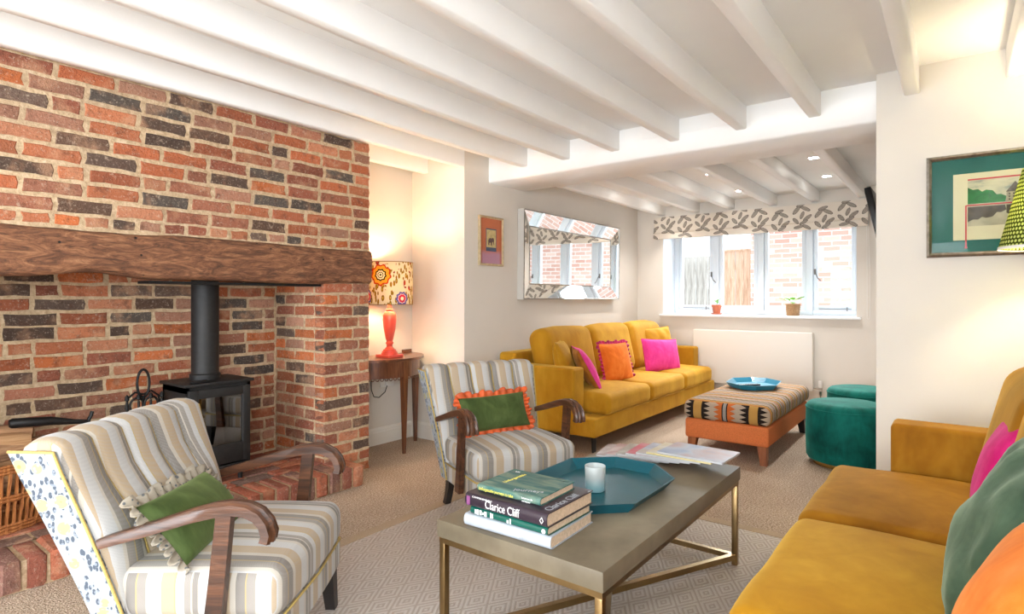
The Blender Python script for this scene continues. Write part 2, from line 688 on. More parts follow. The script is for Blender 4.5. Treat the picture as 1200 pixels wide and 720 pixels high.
def m_glass(name='clear_glass', tint=(0.96, 0.98, 0.98, 1), refl=1.0, f0=0.04):
    m = Mat(name)
    t = m.n('BsdfTransparent')
    t.inputs[0].default_value = tint
    g = m.n('BsdfGlossy')
    g.inputs['Roughness'].default_value = 0.02
    lw = m.n('Fresnel')
    lw.inputs[0].default_value = 1.45
    mx = m.n('MixShader')
    front = 1.0 - V(m, m.n('NewGeometry').outputs['Backfacing'])
    m.put(mx.inputs[0], V(m, lw.outputs[0]) * front * refl)
    m.nt.links.new(t.outputs[0], mx.inputs[1])
    m.nt.links.new(g.outputs[0], mx.inputs[2])
    m.nt.links.new(mx.outputs[0], m.o.inputs[0])
    return m.mat


M_GLASS = m_glass(refl=0.4)
M_STOVEGLASS = m_glass('stove_glass', (0.35, 0.35, 0.35, 1), 9.0)
M_MIRROR = simple('mirror_silver', rgb(238, 240, 240), 0.02, 1.0)


def m_shade(name, color_fn, trans=0.5):
    m = Mat(name)
    c = color_fn(m)
    d = m.n('BsdfDiffuse')
    t = m.n('BsdfTranslucent')
    m.put(d.inputs[0], c)
    m.put(t.inputs[0], c)
    mx = m.n('MixShader')
    mx.inputs[0].default_value = trans
    m.nt.links.new(d.outputs[0], mx.inputs[1])
    m.nt.links.new(t.outputs[0], mx.inputs[2])
    m.nt.links.new(mx.outputs[0], m.o.inputs[0])
    return m.mat


def flower_print(m):
    x, y, z = m.xyz()
    an = m.math('ARCTAN2', y, x)
    s = an * 0.178
    c = rgb(232, 218, 184)
    wob = m.noise(m.co(), 24, 3)
    fern = m.vor(m.scale(m.vec(s, 0.0, z), (1.0, 1.0, 0.42), rot=(0, -0.6, 0)), 46)
    reg = m.noise(m.vec(s, s * 0.3, z), 9, 2)
    c = m.mix((fern < 0.42) * (reg > 0.44), c, rgb(158, 118, 36))
    c = m.mix((fern < 0.16) * (reg > 0.44), c, rgb(214, 176, 70))
    lf = m.vor(m.scale(m.vec(s, 0.0, z), (1.0, 1.0, 0.5), rot=(0, 0.7, 0)), 19)
    c = m.mix((lf < 0.36) * (reg < 0.50), c, rgb(150, 60, 50))
    c = m.mix((lf < 0.24) * (reg < 0.50), c, rgb(206, 74, 60))
    c = m.mix((lf < 0.10) * (reg < 0.50), c, rgb(236, 190, 120))

    def blossom(c, a0, z0, R, cols):
        da = (s - a0 * 0.178)
        dz = z - z0
        r = (da * da + dz * dz).sqrt()
        t = m.math('ARCTAN2', dz, da)
        rr = r * (1.0 + (t * 9).sin() * 0.07) + (wob - 0.5) * 0.006
        for k, col in cols:
            c = m.mix(rr < R * k, c, col)
        return c
    red, gold, dk, cr = rgb(206, 70, 38), rgb(236, 180, 58), rgb(70, 62, 26), rgb(248, 236, 200)
    a_cam = atan2(-3.48, -2.98)
    for off, zz, R in ((-0.38, 0.06, 0.078), (0.62 + pi / 2, 0.05, 0.08), (2.9, 0.07, 0.075), (4.4, 0.05, 0.078)):
        a = a_cam + off
        a = (a + pi) % (2 * pi) - pi
        c = blossom(c, a, zz, R, ((1, red), (0.86, gold), (0.56, dk), (0.42, cr), (0.3, dk), (0.22, cr), (0.1, dk)))
    for off, zz, R in ((0.55, -0.115, 0.05), (1.7, -0.11, 0.05), (3.6, -0.11, 0.05), (5.2, -0.1, 0.05)):
        a = a_cam + off
        a = (a + pi) % (2 * pi) - pi
        c = blossom(c, a, zz, R, ((1, rgb(110, 100, 160)), (0.72, rgb(240, 200, 200)), (0.6, rgb(214, 60, 80)), (0.28, cr)))
    return c


def lime_print(m):
    x, y, z = m.xyz()
    an = m.math('ARCTAN2', y, x)
    u = an * 10.0
    v = z * 58.0
    row = v.floor()
    du = ((u + m.math('MODULO', row, 2.0) * 0.5).frac() - 0.5).abs()
    dv = (v.frac() - 0.5).abs()
    k = du * du * 3.2 + dv * dv * 3.2
    return m.mix(m.ss(k, 0.30, 0.5), rgb(196, 206, 120), rgb(66, 76, 30))


M_FLSHADE = m_shade('flower_print_shade', flower_print, 0.16)
M_LIME = m_shade('lime_lattice_shade', lime_print, 0.22)
M_CORAL = simple('coral_glaze', rgb(232, 92, 76), 0.3, coat=0.3)
M_PAGES = simple('book_pages', rgb(206, 184, 158), 0.9, nscale=120, var=0.08)
M_TERRA = simple('terracotta', rgb(190, 104, 74), 0.85, nscale=20, var=0.1)
M_LEAF = simple('bright_leaf', rgb(112, 184, 58), 0.5, nscale=20, var=0.15)
M_PLASTIC = simple('white_plastic', rgb(236, 234, 230), 0.4)
M_SOIL = simple('soil', rgb(60, 44, 34), 0.95)
M_TVBLK = simple('tv_black', rgb(16, 17, 20), 0.25)


def m_blind():
    m = Mat('leaf_print_linen')
    x, y, z = m.xyz()
    P = 0.205
    base = rgb(222, 212, 198)
    col = rgb(176, 166, 154)
    dk = rgb(98, 90, 82)
    u = ((x / P).frac() - 0.5)
    row = (x / P).floor()
    ph = m.math('MODULO', row, 2.0)
    zz = z + ph * 0.05
    w = m.noise(m.co(), 30, 2)
    c = base
    for (cx, cz, a, L, B) in ((-.24, .075, .9, .25, .10), (.16, .085, -.5, .25, .09), (.02, .02, 1.2, .2, .085), (-.27, -.035, 2.3, .2, .09), (.26, -.01, -2.5, .24, .09), (0.10, -.055, .5, .22, .08), (-.12, -.10, .2, .24, .08), (.24, -.105, 2.6, .22, .085), (-.05, .125, .3, .22, .08)):
        X = u - cx
        Z = (zz - cz) / P
        p = X * cos(a) + Z * sin(a)
        q = Z * cos(a) - X * sin(a)
        d = ((p / L) * (p / L) + (q / B) * (q / B)).sqrt() + (w - 0.5) * 0.25
        c = m.mix(d < 1.0, c, dk)
        c = m.mix(d < 0.84, c, col)
        c = m.mix((d < 0.84) * (((q * 26 + p * 8).frac()) < 0.4), c, dk)
    f = m.noise(scale=400, detail=1)
    return m.bsdf(c, 0.85, bump=f, strength=0.15, dist=0.002)


M_BLIND = m_blind()

# ------------------------------------------------------------------ the room shell
YB = 3.21      # chimney breast face
YM = 3.12      # mirror wall
YA = 3.725     # alcove back
XW = 6.6       # window wall
XP = 3.64      # picture wall
ZC, ZF = 2.378, 2.28

fl = MB().box(-4.4, 7.1, -1.0, 4.4, -0.1, 0).build('floor', M_CARPET, smooth=False)
struct(fl, 'mottled brown loop pile carpet over the whole floor')

ce = MB().box(-4.4, 3.745, -1.0, 4.4, ZC, ZC + 0.15)
ce.box(3.745, 7.1, -1.0, 4.4, ZF, ZF + 0.25)
ceil = ce.build('ceiling', M_CEIL, smooth=False)
struct(ceil, 'white painted ceiling between the exposed beams')
random.seed(3)


def beam(x0, x1, y0, w, z0, z1, seed):
    v, f = [], []
    n = 14
    mb = MB()

    def sect(i):
        t = i / n
        x = x0 + (x1 - x0) * t
        a = 0.004 * rnd_noise(t * 5, 0, seed, 1.0)
        b = 0.004 * rnd_noise(t * 5, 3, seed, 1.0)
        r = 0.006
        return [(x, y0 + a, z1), (x, y0 + a, z0 + r + b), (x, y0 + r + a, z0 + b), (x, y0 + w - r + a, z0 + b), (x, y0 + w + a, z0 + r + b), (x, y0 + w + a, z1)]
    for i in range(n + 1):
        v += sect(i)
    for i in range(n):
        for k in range(6):
            l = (k + 1) % 6
            f.append((i * 6 + k, i * 6 + l, (i + 1) * 6 + l, (i + 1) * 6 + k))
    f += [tuple(range(6)), tuple(range(n * 6 + 5, n * 6 - 1, -1))]
    mb.add(v, f)
    return mb.build('ceiling_beam', M_BEAM, ceil, angle=60)


for i, y in enumerate((3.53, 3.118, 2.72, 2.323, 1.91, 1.47, 1.04, 0.625, 0.154, -0.25, -0.66)):
    x1 = 3.44 if y > 3 else (3.75 if y > 0.344 else 3.645)
    beam(-4.25 if y < 3.3 else 2.56, x1, y, 0.066, 2.236, ZC + 0.01, i)
for i, y in enumerate((2.76, 2.35, 1.957, 1.519, 1.118, 0.70, 0.31)):
    beam(4.24, 6.605, y, 0.075, 2.172, ZF + 0.01, 20 + i)

# the thick cross wall carried on a boxed beam
cb = MB()
n = 16


def cross(i):
    t = i / n
    y = 0.34 + (YM - 0.34) * t
    a = 0.008 * rnd_noise(t * 4, 1, 7)
    zf = 2.150 + 0.012 * rnd_noise(t * 3, 5, 2)
    return [(3.745 + a, y, 2.42), (3.745 + a, y, zf + 0.015), (3.76 + a, y, zf), (4.235 + a, y, zf + 0.004), (4.25 + a, y, zf + 0.02), (4.25 + a, y, 2.42)]


vv, ff = [], []
for i in range(n + 1):
    vv += cross(i)
for i in range(n):
    for k in range(6):
        l = (k + 1) % 6
        ff.append((i * 6 + k, i * 6 + l, (i + 1) * 6 + l, (i + 1) * 6 + k))
ff += [tuple(range(6)), tuple(range(n * 6 + 5, n * 6 - 1, -1))]
o = cb.add(vv, ff).build('trim_1', M_BEAM, angle=60)
struct(o, 'wide white boxed cross beam between the two halves of the room')

wl = MB().prism([(3.44, YM), (7.1, YM), (7.1, 4.4), (2.5, 4.4), (2.5, YA), (3.44, YA)], 0, 2.45)
o = wl.build('wall_left', M_WALL, smooth=False)
struct(o, 'pale beige plaster wall behind the mirror, with the lamp alcove')
o = MB().box(-4.4, -0.1, YB, 4.4, 0, 2.45).build('wall_left_rear', M_WALL, smooth=False)
struct(o, 'pale plaster wall left of the brick chimney')
o = MB().box(XP, 4.25, -1.0, 0.344, 0, 2.45).build('wall_picture', M_WALL, smooth=False)
struct(o, 'warm pale plaster wall carrying the castle picture')
o = MB().box(4.25, 7.1, -0.3, 0.30, 0, 2.45).build('wall_right_far', M_WALL, smooth=False)
struct(o, 'plaster wall behind the television')
rw = MB()
rw.box(-4.4, -2.5, -1.0, -0.8, 0, 2.45).box(-0.3, XP, -1.0, -0.8, 0, 2.45)
rw.box(-2.5, -0.3, -1.0, -0.8, 0, 0.87).box(-2.5, -0.3, -1.0, -0.8, 2.1, 2.45)
struct(rw.build('wall_right', M_WALL, smooth=False), 'plaster wall behind the near sofa')
rw = MB()
rw.box(-4.4, -4.2, -1.0, -0.15, 0, 2.45).box(-4.4, -4.2, 2.85, 4.4, 0, 2.45)
rw.box(-4.4, -4.2, -0.15, 2.85, 0, 0.05).box(-4.4, -4.2, -0.15, 2.85, 2.12, 2.45)
struct(rw.build('wall_rear', M_WALL, smooth=False), 'plaster wall with a window behind the viewer')
WY0, WY1, WZ0, WZ1 = 0.79, 2.79, 0.975, 2.09
ww = MB()
ww.box(XW, 7.1, 0.29, WY0, 0, 2.45).box(XW, 7.1, WY1, YM + 0.01, 0, 2.45)
ww.box(XW, 7.1, WY0, WY1, 0, WZ0).box(XW, 7.1, WY0, WY1, WZ1, 2.45)
struct(ww.build('wall_window', M_WALL, smooth=False), 'beige plaster wall around the far window')


def skirting(name, pts, label, h=0.135):
    """pts: polyline along the wall foot, board on the left of the direction"""
    mb = MB()
    for (a, b) in zip(pts[:-1], pts[1:]):
        d = Vector((b[0] - a[0], b[1] - a[1], 0))
        L = d.length
        M = Matrix.Translation((a[0], a[1], 0)) @ Matrix.Rotation(atan2(d.y, d.x), 4, 'Z')
        prof = [(0, 0), (0.018, 0), (0.018, h - 0.035), (0.014, h - 0.028), (0.014, h - 0.018), (0.008, h - 0.006), (0.006, h), (0, h)]
        v = [(x, p, z) for x in (0, L) for p, z in prof]
        m = len(prof)
        f = [tuple(range(m)), tuple(range(2 * m - 1, m - 1, -1))] + [(k, (k + 1) % m, m + (k + 1) % m, m + k) for k in range(m)]
        mb.add(v, f, M)
    return struct(mb.build(name, M_SKIRT, angle=20), label)


skirting('baseboard_alcove', [(3.44, YA), (2.575, YA)], 'white skirting board along the alcove back')
skirting('baseboard_left', [(XW, YM), (3.422, YM)], 'white skirting board behind the far sofa')
skirting('baseboard_return', [(3.44, YM - 0.018), (3.44, YA)], 'white skirting board on the alcove side')
skirting('baseboard_window', [(XW, 0.30), (XW, YM)], 'white skirting board under the radiator', 0.15)
skirting('baseboard_picture', [(XP, -0.8), (XP, 0.344)], 'white skirting board under the castle picture')

# rug
rg = empty('area_rug', (0, 0, 0))
tag(rg, 'large pale rug woven in concentric diamonds with a tan border, under the coffee table', 'rug')
MB().bbox(-0.5, 3.04, 0.25, 2.30, 0.001, 0.014, 0.004).build('rug_field', M_RUG, rg)
bd = MB()
bd.bbox(-0.56, 3.10, 2.30, 2.365, 0.001, 0.016, 0.004).bbox(-0.56, 3.10, 0.19, 0.25, 0.001, 0.016, 0.004)
bd.bbox(3.04, 3.10, 0.25, 2.30, 0.001, 0.016, 0.004).bbox(-0.56, -0.5, 0.25, 2.30, 0.001, 0.016, 0.004)
bd.build('rug_border', M_RUGB, rg)

# ------------------------------------------------------------------ brick chimney
PAL = [(178, 108, 76), (188, 118, 84), (168, 98, 70), (194, 130, 98), (174, 116, 92), (180, 132, 108), (156, 100, 78), (198, 112, 68), (150, 90, 70), (166, 118, 96), (182, 104, 70)]
DARK = [(96, 78, 68), (90, 80, 73), (106, 82, 68), (102, 92, 84), (116, 96, 84), (92, 74, 64)]
BRK = {}
ALLB = []


def brick_mesh(L, H, D, var):
    key = (round(L, 3), round(H, 3), round(D, 3), var)
    if key in BRK:
        return BRK[key]
    random.seed(hash(key) % 100000)
    v, f = [], []
    r = 0.006
    # front outline with 12 points, rounded back to depth D; 40 triangles
    xs = [-L / 2, -L / 6, L / 6, L / 2]
    ring = [(xs[0], 0), (xs[1], 0), (xs[2], 0), (xs[3], 0), (xs[3], H / 2), (xs[3], H), (xs[2], H), (xs[1], H), (xs[0], H), (xs[0], H / 2)]
    n = len(ring)
    cx, cz = 0, H / 2
    jit = [(random.uniform(-.006, .006), random.uniform(-.0038, .0038)) for _ in ring]
    for (x, z), (a, b) in zip(ring, jit):
        xx = x + a - (r if x > L / 2 - 1e-6 else -r if x < -L / 2 + 1e-6 else 0)
        zz = z + b - (r if z > H - 1e-6 else -r if z < 1e-6 else 0)
        v.append((xx, random.uniform(-.001, .002), zz))
    for (x, z), (a, b) in zip(ring, jit):
        v.append((x + a, r, z + b))
    for (x, z) in ring:
        v.append((x, D, z))
    f.append(tuple(range(n)))
    for q in (0, 1):
        for i in range(n):
            j = (i + 1) % n
            f.append((q * n + i, (q + 1) * n + i, (q + 1) * n + j, q * n + j))
    mb = MB().add(v, f)
    me = mb.mesh('brick', True, 30)
    me.materials.append(M_BRICK)
    BRK[key] = me
    return me


def brick(parent, p, L, H, D, rz, col, name='brick', tilt=0.0, rx=0.0):
    Lq = 0.215 if L > 0.18 else (0.15 if L > 0.125 else (0.102 if L > 0.08 else 0.065))
    me = brick_mesh(Lq, H, D, random.randrange(5))
    o = bpy.data.objects.new(name, me)
    COL.objects.link(o)
    o.location = p
    o.rotation_euler = (rx, tilt, rz)
    o.scale = (L / Lq, 1, 1)
    o.parent = parent
    o.color = (lin(col[0]), lin(col[1]), lin(col[2]), 1)
    ALLB.append((o, p[0], p[1], p[2] + H / 2, 0))
    return o


RB = random.Random(11)


def bcol(pd=0.24):
    c = RB.choice(DARK) if RB.random() < pd else RB.choice(PAL)
    k = RB.uniform(0.9, 1.1)
    return tuple(min(255, q * k) for q in c)


def courses(parent, u0, u1, z0, z1, place, pd=0.24, gauge=0.075, joint=0.011, D=0.05, start=0, hdr=0.12):
    """fill a face with courses of bricks; place(u, z) -> (location, rotation)"""
    k = start
    z = z0
    while z < z1 - 0.03:
        H = min(gauge - joint, z1 - z)
        u = u0
        first = True
        if k % 2:
            seq0 = 0.102
        else:
            seq0 = 0.215
        while u < u1 - 0.02:
            L = seq0 if first else (0.102 if RB.random() < hdr else 0.215 + RB.uniform(-.01, .006))
            first = False
            if u1 - (u + L) < 0.06:
                L = u1 - u
            L = min(L, u1 - u)
            if L > 0.24:
                L = L / 2 - joint / 2
            loc, rz = place(u + L / 2, z + RB.uniform(-.002, .002))
            random.seed(RB.random())
            brick(parent, loc, L, H, D, rz, bcol(pd), tilt=RB.uniform(-.006, .006))
            u += L + joint
        z += gauge
        k += 1


PX0, PX1 = 2.212, 2.571     # right pier
BX0 = -0.1
YR = 3.785                  # recess back
rec = 0.0045
chb = MB()
chb.box(BX0, PX1 - 0.004, YB + rec, 4.3, 1.42, 2.45)                 # upper breast
chb.box(PX0 + rec, PX1 - 0.004, YB + rec, 4.3, 0.0, 1.42)            # right pier
chb.box(BX0, 0.26, YB + rec, 4.3, 0.0, 1.42)                         # left pier
chim = chb.build('wall_chimney', M_MORTAR, smooth=False)
struct(chim, 'reclaimed brick chimney breast with sandy mortar joints')

ZL = 1.512
# cut-brick course over the oak, then stretcher courses up past the beams
u = 0.26 - 0.3
courses(chim, BX0, PX1, ZL + 0.004, ZL + 0.056, lambda u, z: ((u, YB + 0.001, z), 0), 0.2, 0.060, 0.012, 0.05, 1, 1.0)
courses(chim, BX0, PX1, ZL + 0.064, 2.30, lambda u, z: ((u, YB, z), 0), 0.27, 0.0755, 0.016, 0.05, 0, 0.08)
# pier: front faces and the cheek (bonded corner: alternate long and short)
zc = 0.012
k = 0
while zc < 1.28:
    H = 0.061
    W = PX1 - PX0
    ls = [0.102, 0.246 - 0.0] if k % 2 else [0.215, 0.133]
    x = PX0
    first_col = bcol(0.22)
    for i, L in enumerate((ls[0], W - ls[0] - 0.011)):
        if L > 0.22:
            parts = [0.15, L - 0.161]
        else:
            parts = [L]
        for q in parts:
            random.seed(RB.random())
            brick(chim, (x + q / 2, YB, zc), q, H, 0.10, 0, first_col if x == PX0 else bcol(0.2))
            x += q + 0.011
    # cheek
    y = YB + 0.0
    ylen = [0.215, 0.215, 0.13] if k % 2 else [0.102, 0.215, 0.215, 0.06]
    y = YB + 0.006
    for i, L in enumerate(ylen):
        L2 = min(L, YR - y)
        if L2 < 0.03:
            break
        random.seed(RB.random())
        brick(chim, (PX0, y + L2 / 2, zc), L2, H, 0.05, -pi / 2, first_col if i == 0 else bcol(0.2))
        y += L2 + 0.011
    zc += 0.0755
    k += 1

fb = MB().box(0.2, PX0 + 0.02, YR + rec, 4.3, 0, 1.6).build('wall_firebox', M_MORTAR, smooth=False)
struct(fb, 'brick back of the fireplace recess behind the stove')
courses(fb, 0.30, PX0 - 0.004, 0.137, 1.40, lambda u, z: ((u, YR, z), 0), 0.24, 0.0755, 0.015, 0.05, 1, 0.22)
# left pier face and cheek, just outside the frame
lp = empty('trim_2')
courses(chim, BX0, 0.26, 0.012, 1.30, lambda u, z: ((u, YB, z), 0), 0.2, 0.0755, 0.011, 0.05, 0, 0.2)
bpy.data.objects.remove(lp)

# the burnt dark bricks sit where they do in the old wall
SEEN_DARK = [(46, 116), (151, 118), (209, 132), (185, 143), (119, 167), (239, 154), (216, 166), (46, 194), (154, 191), (335, 173), (333, 203), (396, 172), (397, 200), (264, 208),
             (110, 242), (213, 234), (335, 234), (377, 240), (304, 261), (146, 260), (301, 275), (425, 259), (229, 121), (348, 279),
             (24, 328), (5, 342), (164, 343), (207, 342), (84, 359), (204, 357), (52, 376), (166, 372), (27, 394), (150, 388), (8, 448), (85, 458), (54, 477), (6, 484), (145, 484),
             (279, 356), (270, 369), (279, 382), (281, 410), (306, 422), (315, 434), (309, 475), (336, 356), (369, 368), (334, 382), (330, 394), (345, 422), (357, 438), (367, 509),
             (414, 368), (390, 398), (420, 452), (401, 467), (426, 493), (426, 518)]
RD = random.Random(77)
cC, cS = cos(YAW), sin(YAW)
seen = []
for o, x, y, z, _ in ALLB:
    d = cC * x + cS * y
    seen.append((600 + 680 * (cS * x - cC * y) / d, 350 - 680 * (z - EYE) / d))
    k = RD.uniform(0.9, 1.1)
    c = RD.choice(PAL)
    if seen[-1][0] > -20:
        o.color = (lin(c[0] * k), lin(c[1] * k), lin(c[2] * k), 1)
for qx, qy in SEEN_DARK:
    j = min(range(len(seen)), key=lambda i: abs(seen[i][0] - qx) + 2.5 * abs(seen[i][1] - qy))
    c = RD.choice(DARK)
    k = RD.uniform(0.9, 1.08)
    ALLB[j][0].color = (lin(c[0] * k), lin(c[1] * k), lin(c[2] * k), 1)

# hearth
HZ = 0.13
hb = MB().box(0.05, 2.352, 2.995, YB + 0.02, 0, HZ - 0.008)
hb.box(0.2, PX0 + 0.02, YB, YR + 0.02, 0, HZ - 0.008)
hearth = hb.build('hearth', M_MORTAR, smooth=False)
struct(hearth, 'raised brick hearth edged with bricks on edge, in front of the stove')
HP = [(184, 108, 80), (192, 118, 86), (174, 98, 74), (168, 104, 86), (158, 94, 76), (142, 102, 90)]
x = 0.06
i = 0
while x < 2.34:
    w = 0.066 + RB.uniform(-.004, .005)
    random.seed(RB.random())
    key = ('he', i % 6)
    if key not in BRK:
        v, f = rbox(0.066, 0.222, HZ - 0.002, 0.009, 1, 1)
        v = [(a + random.uniform(-.004, .004), b + random.uniform(-.005, .005), c + random.uniform(-.003, .003)) for a, b, c in v]
        me = MB().add(v, f).mesh('hearth_brick', True, 35)
        me.materials.append(M_BRICK)
        BRK[key] = me
    o = link('brick', BRK[key], None, hearth, (x + w / 2, 2.983 + 0.111 + RB.uniform(-.006, .006), HZ / 2 + 0.003 + RB.uniform(-.003, .003)))
    o.scale = (w / 0.066, 1, 1)
    c = RB.choice(HP)
    o.color = (lin(c[0]), lin(c[1]), lin(c[2]), 1)
    x += w + 0.019
    i += 1
# flat bricks behind the edging
yy = 3.217
r_ = 0
while yy < YR - 0.03:
    x = 0.30 + (0.11 if r_ % 2 else 0)
    x1 = PX0 - 0.005
    if yy < 3.2:
        x1 = 2.34
    while x < x1 - 0.03:
        L = min(0.215, x1 - x)
        key = ('hf', RB.randrange(5))
        if key not in BRK:
            v, f = rbox(0.215, 0.1, 0.06, 0.008, 1, 1)
            v = [(a + random.uniform(-.004, .004), b + random.uniform(-.004, .004), c + random.uniform(-.003, .003)) for a, b, c in v]
            me = MB().add(v, f).mesh('hearth_brick', True, 35)
            me.materials.append(M_BRICK)
            BRK[key] = me
        o = link('brick', BRK[key], None, hearth, (x + L / 2, yy + 0.05, HZ - 0.03 + RB.uniform(-.002, .003)))
        o.scale = (L / 0.215, min(1, (YR - yy) / 0.1), 1)
        c = RB.choice(HP + [(120, 92, 80), (130, 100, 86)])
        o.color = (lin(c[0]), lin(c[1]), lin(c[2]), 1)
        x += L + 0.011
    yy += 0.111
    r_ += 1

# oak lintel
lv = MB()
NX, NS = 60, 5


def lint(i):
    t = i / NX
    x = -0.1 + (PX1 + 0.004 + 0.1) * t
    top = 1.505 + 0.012 * rnd_noise(x * 1.5, 0, 0, 1, 3) + 0.006 * rnd_noise(x * 7, 0, 0, 1, 5) + 0.010 * (t - 0.5)
    bot = 1.277 + 0.012 * rnd_noise(x * 1.7, 0, 0, 1, 9) + 0.028 * math.exp(-((x - 1.0) / 0.16) ** 2)
    y0 = YB - 0.022
    pts = []
    for a, b in ((0.0, 1.0), (0.03, 1.0)):
        pass
    ring = [(YB + 0.16, top), (y0 + 0.03, top), (y0 + 0.006, top - 0.012)]
    for q in range(1, 6):
        w = q / 6
        z = top - 0.012 + (bot + 0.02 - top + 0.012) * w
        ring.append((y0 + 0.007 * rnd_noise(x * 4, 0, z * 9, 1, 2) + 0.003 * rnd_noise(x * 16, 0, z * 22, 1, 4), z))
    ring += [(y0 + 0.004, bot + 0.02), (y0 + 0.03, bot), (YB + 0.16, bot)]
    return [(x, a, b) for a, b in ring]


S = [lint(i) for i in range(NX + 1)]
m_ = len(S[0])
vv = [p for s_ in S for p in s_]
ff = []
for i in range(NX):
    for k in range(m_):
        l = (k + 1) % m_
        ff.append((i * m_ + k, i * m_ + l, (i + 1) * m_ + l, (i + 1) * m_ + k))
ff += [tuple(range(m_)), tuple(range(NX * m_ + m_ - 1, NX * m_ - 1, -1))]
lt = lv.add(vv, ff).build('oak_lintel', M_LINTEL, angle=50)
tag(lt, 'long rough old oak lintel beam set in the brick chimney over the stove', 'beam')
o = MB().box(1.2, 2.19, YB + 0.005, YB + 0.15, 1.258, 1.272).build('lintel_plate', M_BLACK, smooth=False)
tag(o, 'thin black iron strip under the oak lintel', 'strip')

# ------------------------------------------------------------------ stove
st = thing('wood_stove', 'black cast iron wood burning stove with glass door and flue pipe', 'stove', (1.59, 3.30, HZ))
SW, SD, SH = 0.36, 0.29, 0.585
b = MB().box(-SW / 2, SW / 2, 0.012, SD, 0.05, 0.07)
b.box(-SW / 2, -SW / 2 + 0.02, 0.0, SD, 0.05, SH - 0.015).box(SW / 2 - 0.02, SW / 2, 0.0, SD, 0.05, SH - 0.015)
b.box(-SW / 2, SW / 2, SD - 0.02, SD, 0.05, SH - 0.015).box(-SW / 2, SW / 2, 0.0, SD, SH - 0.05, SH - 0.015)
b.box(-SW / 2, SW / 2, 0.0, SD, 0.05, 0.10)
b.build('body', M_IRON, st, smooth=False)
MB().bbox(-SW / 2 - 0.015, SW / 2 + 0.015, -0.02, SD + 0.01, SH - 0.016, SH, 0.004).build('top_plate', M_IRON, st)
fr = MB()
z0, z1, gx0, gx1, gz0, gz1 = 0.115, SH - 0.035, -0.118, 0.128, 0.225, SH - 0.085
fr.bbox(-SW / 2 + 0.008, gx0, -0.018, 0.004, z0, z1, 0.004).bbox(gx1, SW / 2 - 0.008, -0.018, 0.004, z0, z1, 0.004)
fr.bbox(gx0 - .004, gx1 + .004, -0.017, 0.003, z0 + .001, gz0, 0.004).bbox(gx0 - .004, gx1 + .004, -0.017, 0.003, gz1, z1 - .001, 0.004)
dr = fr.build('door', M_IRON, st)
MB().box(gx0, gx1, -0.004, 0.0, gz0, gz1).build('door_glass', M_STOVEGLASS, dr, smooth=False)
MB().bbox(-SW / 2 + 0.004, SW / 2 - 0.004, -0.012, 0.004, 0.055, 0.108, 0.004).build('ash_drawer', M_IRON, st)
MB().bbox(0.075, 0.125, -0.03, -0.008, 0.09, 0.099, 0.003).build('air_slider', M_CHROME, st)
for sx in (-1, 1):
    for yq in (0.04, SD - 0.04):
        MB().lathe([(0.012, 0.0), (0.016, 0.05)], 10, Matrix.Translation((sx * (SW / 2 - 0.04), yq, 0))).build('leg', M_IRON, st)
fx, fy = 0.0, 0.17
MB().lathe([(0.082, SH - .002), (0.082, SH + 0.03), (0.076, SH + 0.034), (0.073, SH + 0.04), (0.073, 1.35)], 32, Matrix.Translation((fx, fy, 0))).build('flue_pipe', M_IRON, st)
mb = MB().bbox(-0.15, -0.06, 0.0, 0.03, SH, SH + 0.014, 0.005)
mb.build('flue_damper_tool', M_BLACK, st, rot=(0, 0, 0))
MB().bbox(-0.11, 0.12, 0.12, 0.17, 0.11, 0.16, 0.02, 2).build('burnt_log', M_BLACK, st)

# fire tools
ft = thing('fire_tool_set', 'black wrought iron fireside companion set with loop handle beside the stove', 'fire tools', (1.285, 3.52, HZ))
MB().lathe([(0.09, 0), (0.09, 0.012), (0.03, 0.02), (0.012, 0.03), (0.008, 0.05), (0.008, 0.52)], 20).build('stand', M_BLACK, ft)
MB().tube([(0.03 * cos(a), 0, 0.59 + 0.075 * sin(a)) for a in [2 * pi * k / 20 for k in range(20)]], 0.007, 8, True).build('loop_handle', M_BLACK, ft)
sc = MB()
for s_ in (-1, 1):
    sc.tube([(s_ * (0.035 + 0.033 * cos(t)), -0.01, 0.475 + 0.04 * sin(t)) for t in [2 * pi * k / 18 for k in range(18)]], 0.006, 6, True)
    sc.tube([(0, 0, 0.53), (s_ * 0.04, 0, 0.545), (s_ * 0.075, 0, 0.515), (s_ * 0.085, 0, 0.46)], 0.006, 6)
sc.build('scroll_bracket', M_BLACK, ft)
for s_, nm in ((-1, 'poker'), (-.35, 'brush'), (.35, 'tongs'), (1, 'shovel')):
    t = MB().tube([(s_ * 0.085, -0.02, 0.50), (s_ * 0.085, -0.02, 0.1)], 0.0065, 6)
    t.lathe([(0.0, 0.50), (0.012, 0.51), (0.010, 0.53), (0.0, 0.54)], 8, Matrix.Translation((s_ * 0.085, -0.02, 0)))
    if nm == 'shovel':
        t.bbox(s_ * 0.085 - 0.035, s_ * 0.085 + 0.035, -0.028, -0.02, 0.05, 0.15, 0.003)
    if nm == 'brush':
        t.lathe([(0.014, 0.05), (0.02, 0.12), (0.01, 0.15)], 10, Matrix.Translation((s_ * 0.085, -0.02, 0)))
    t.build(nm, M_BLACK, ft)

# ------------------------------------------------------------------ log basket and logs
bk = thing('log_basket', 'brown wicker log basket on the hearth behind the striped chair', 'basket', (0.60, 3.53, HZ))
BA, BBd, BH = 0.31, 0.20, 0.30


def bpt(t, z, k=0):
    s_ = 0.86 + 0.14 * z / BH + k
    return (BA * s_ * cos(t), BBd * s_ * sin(t), z)


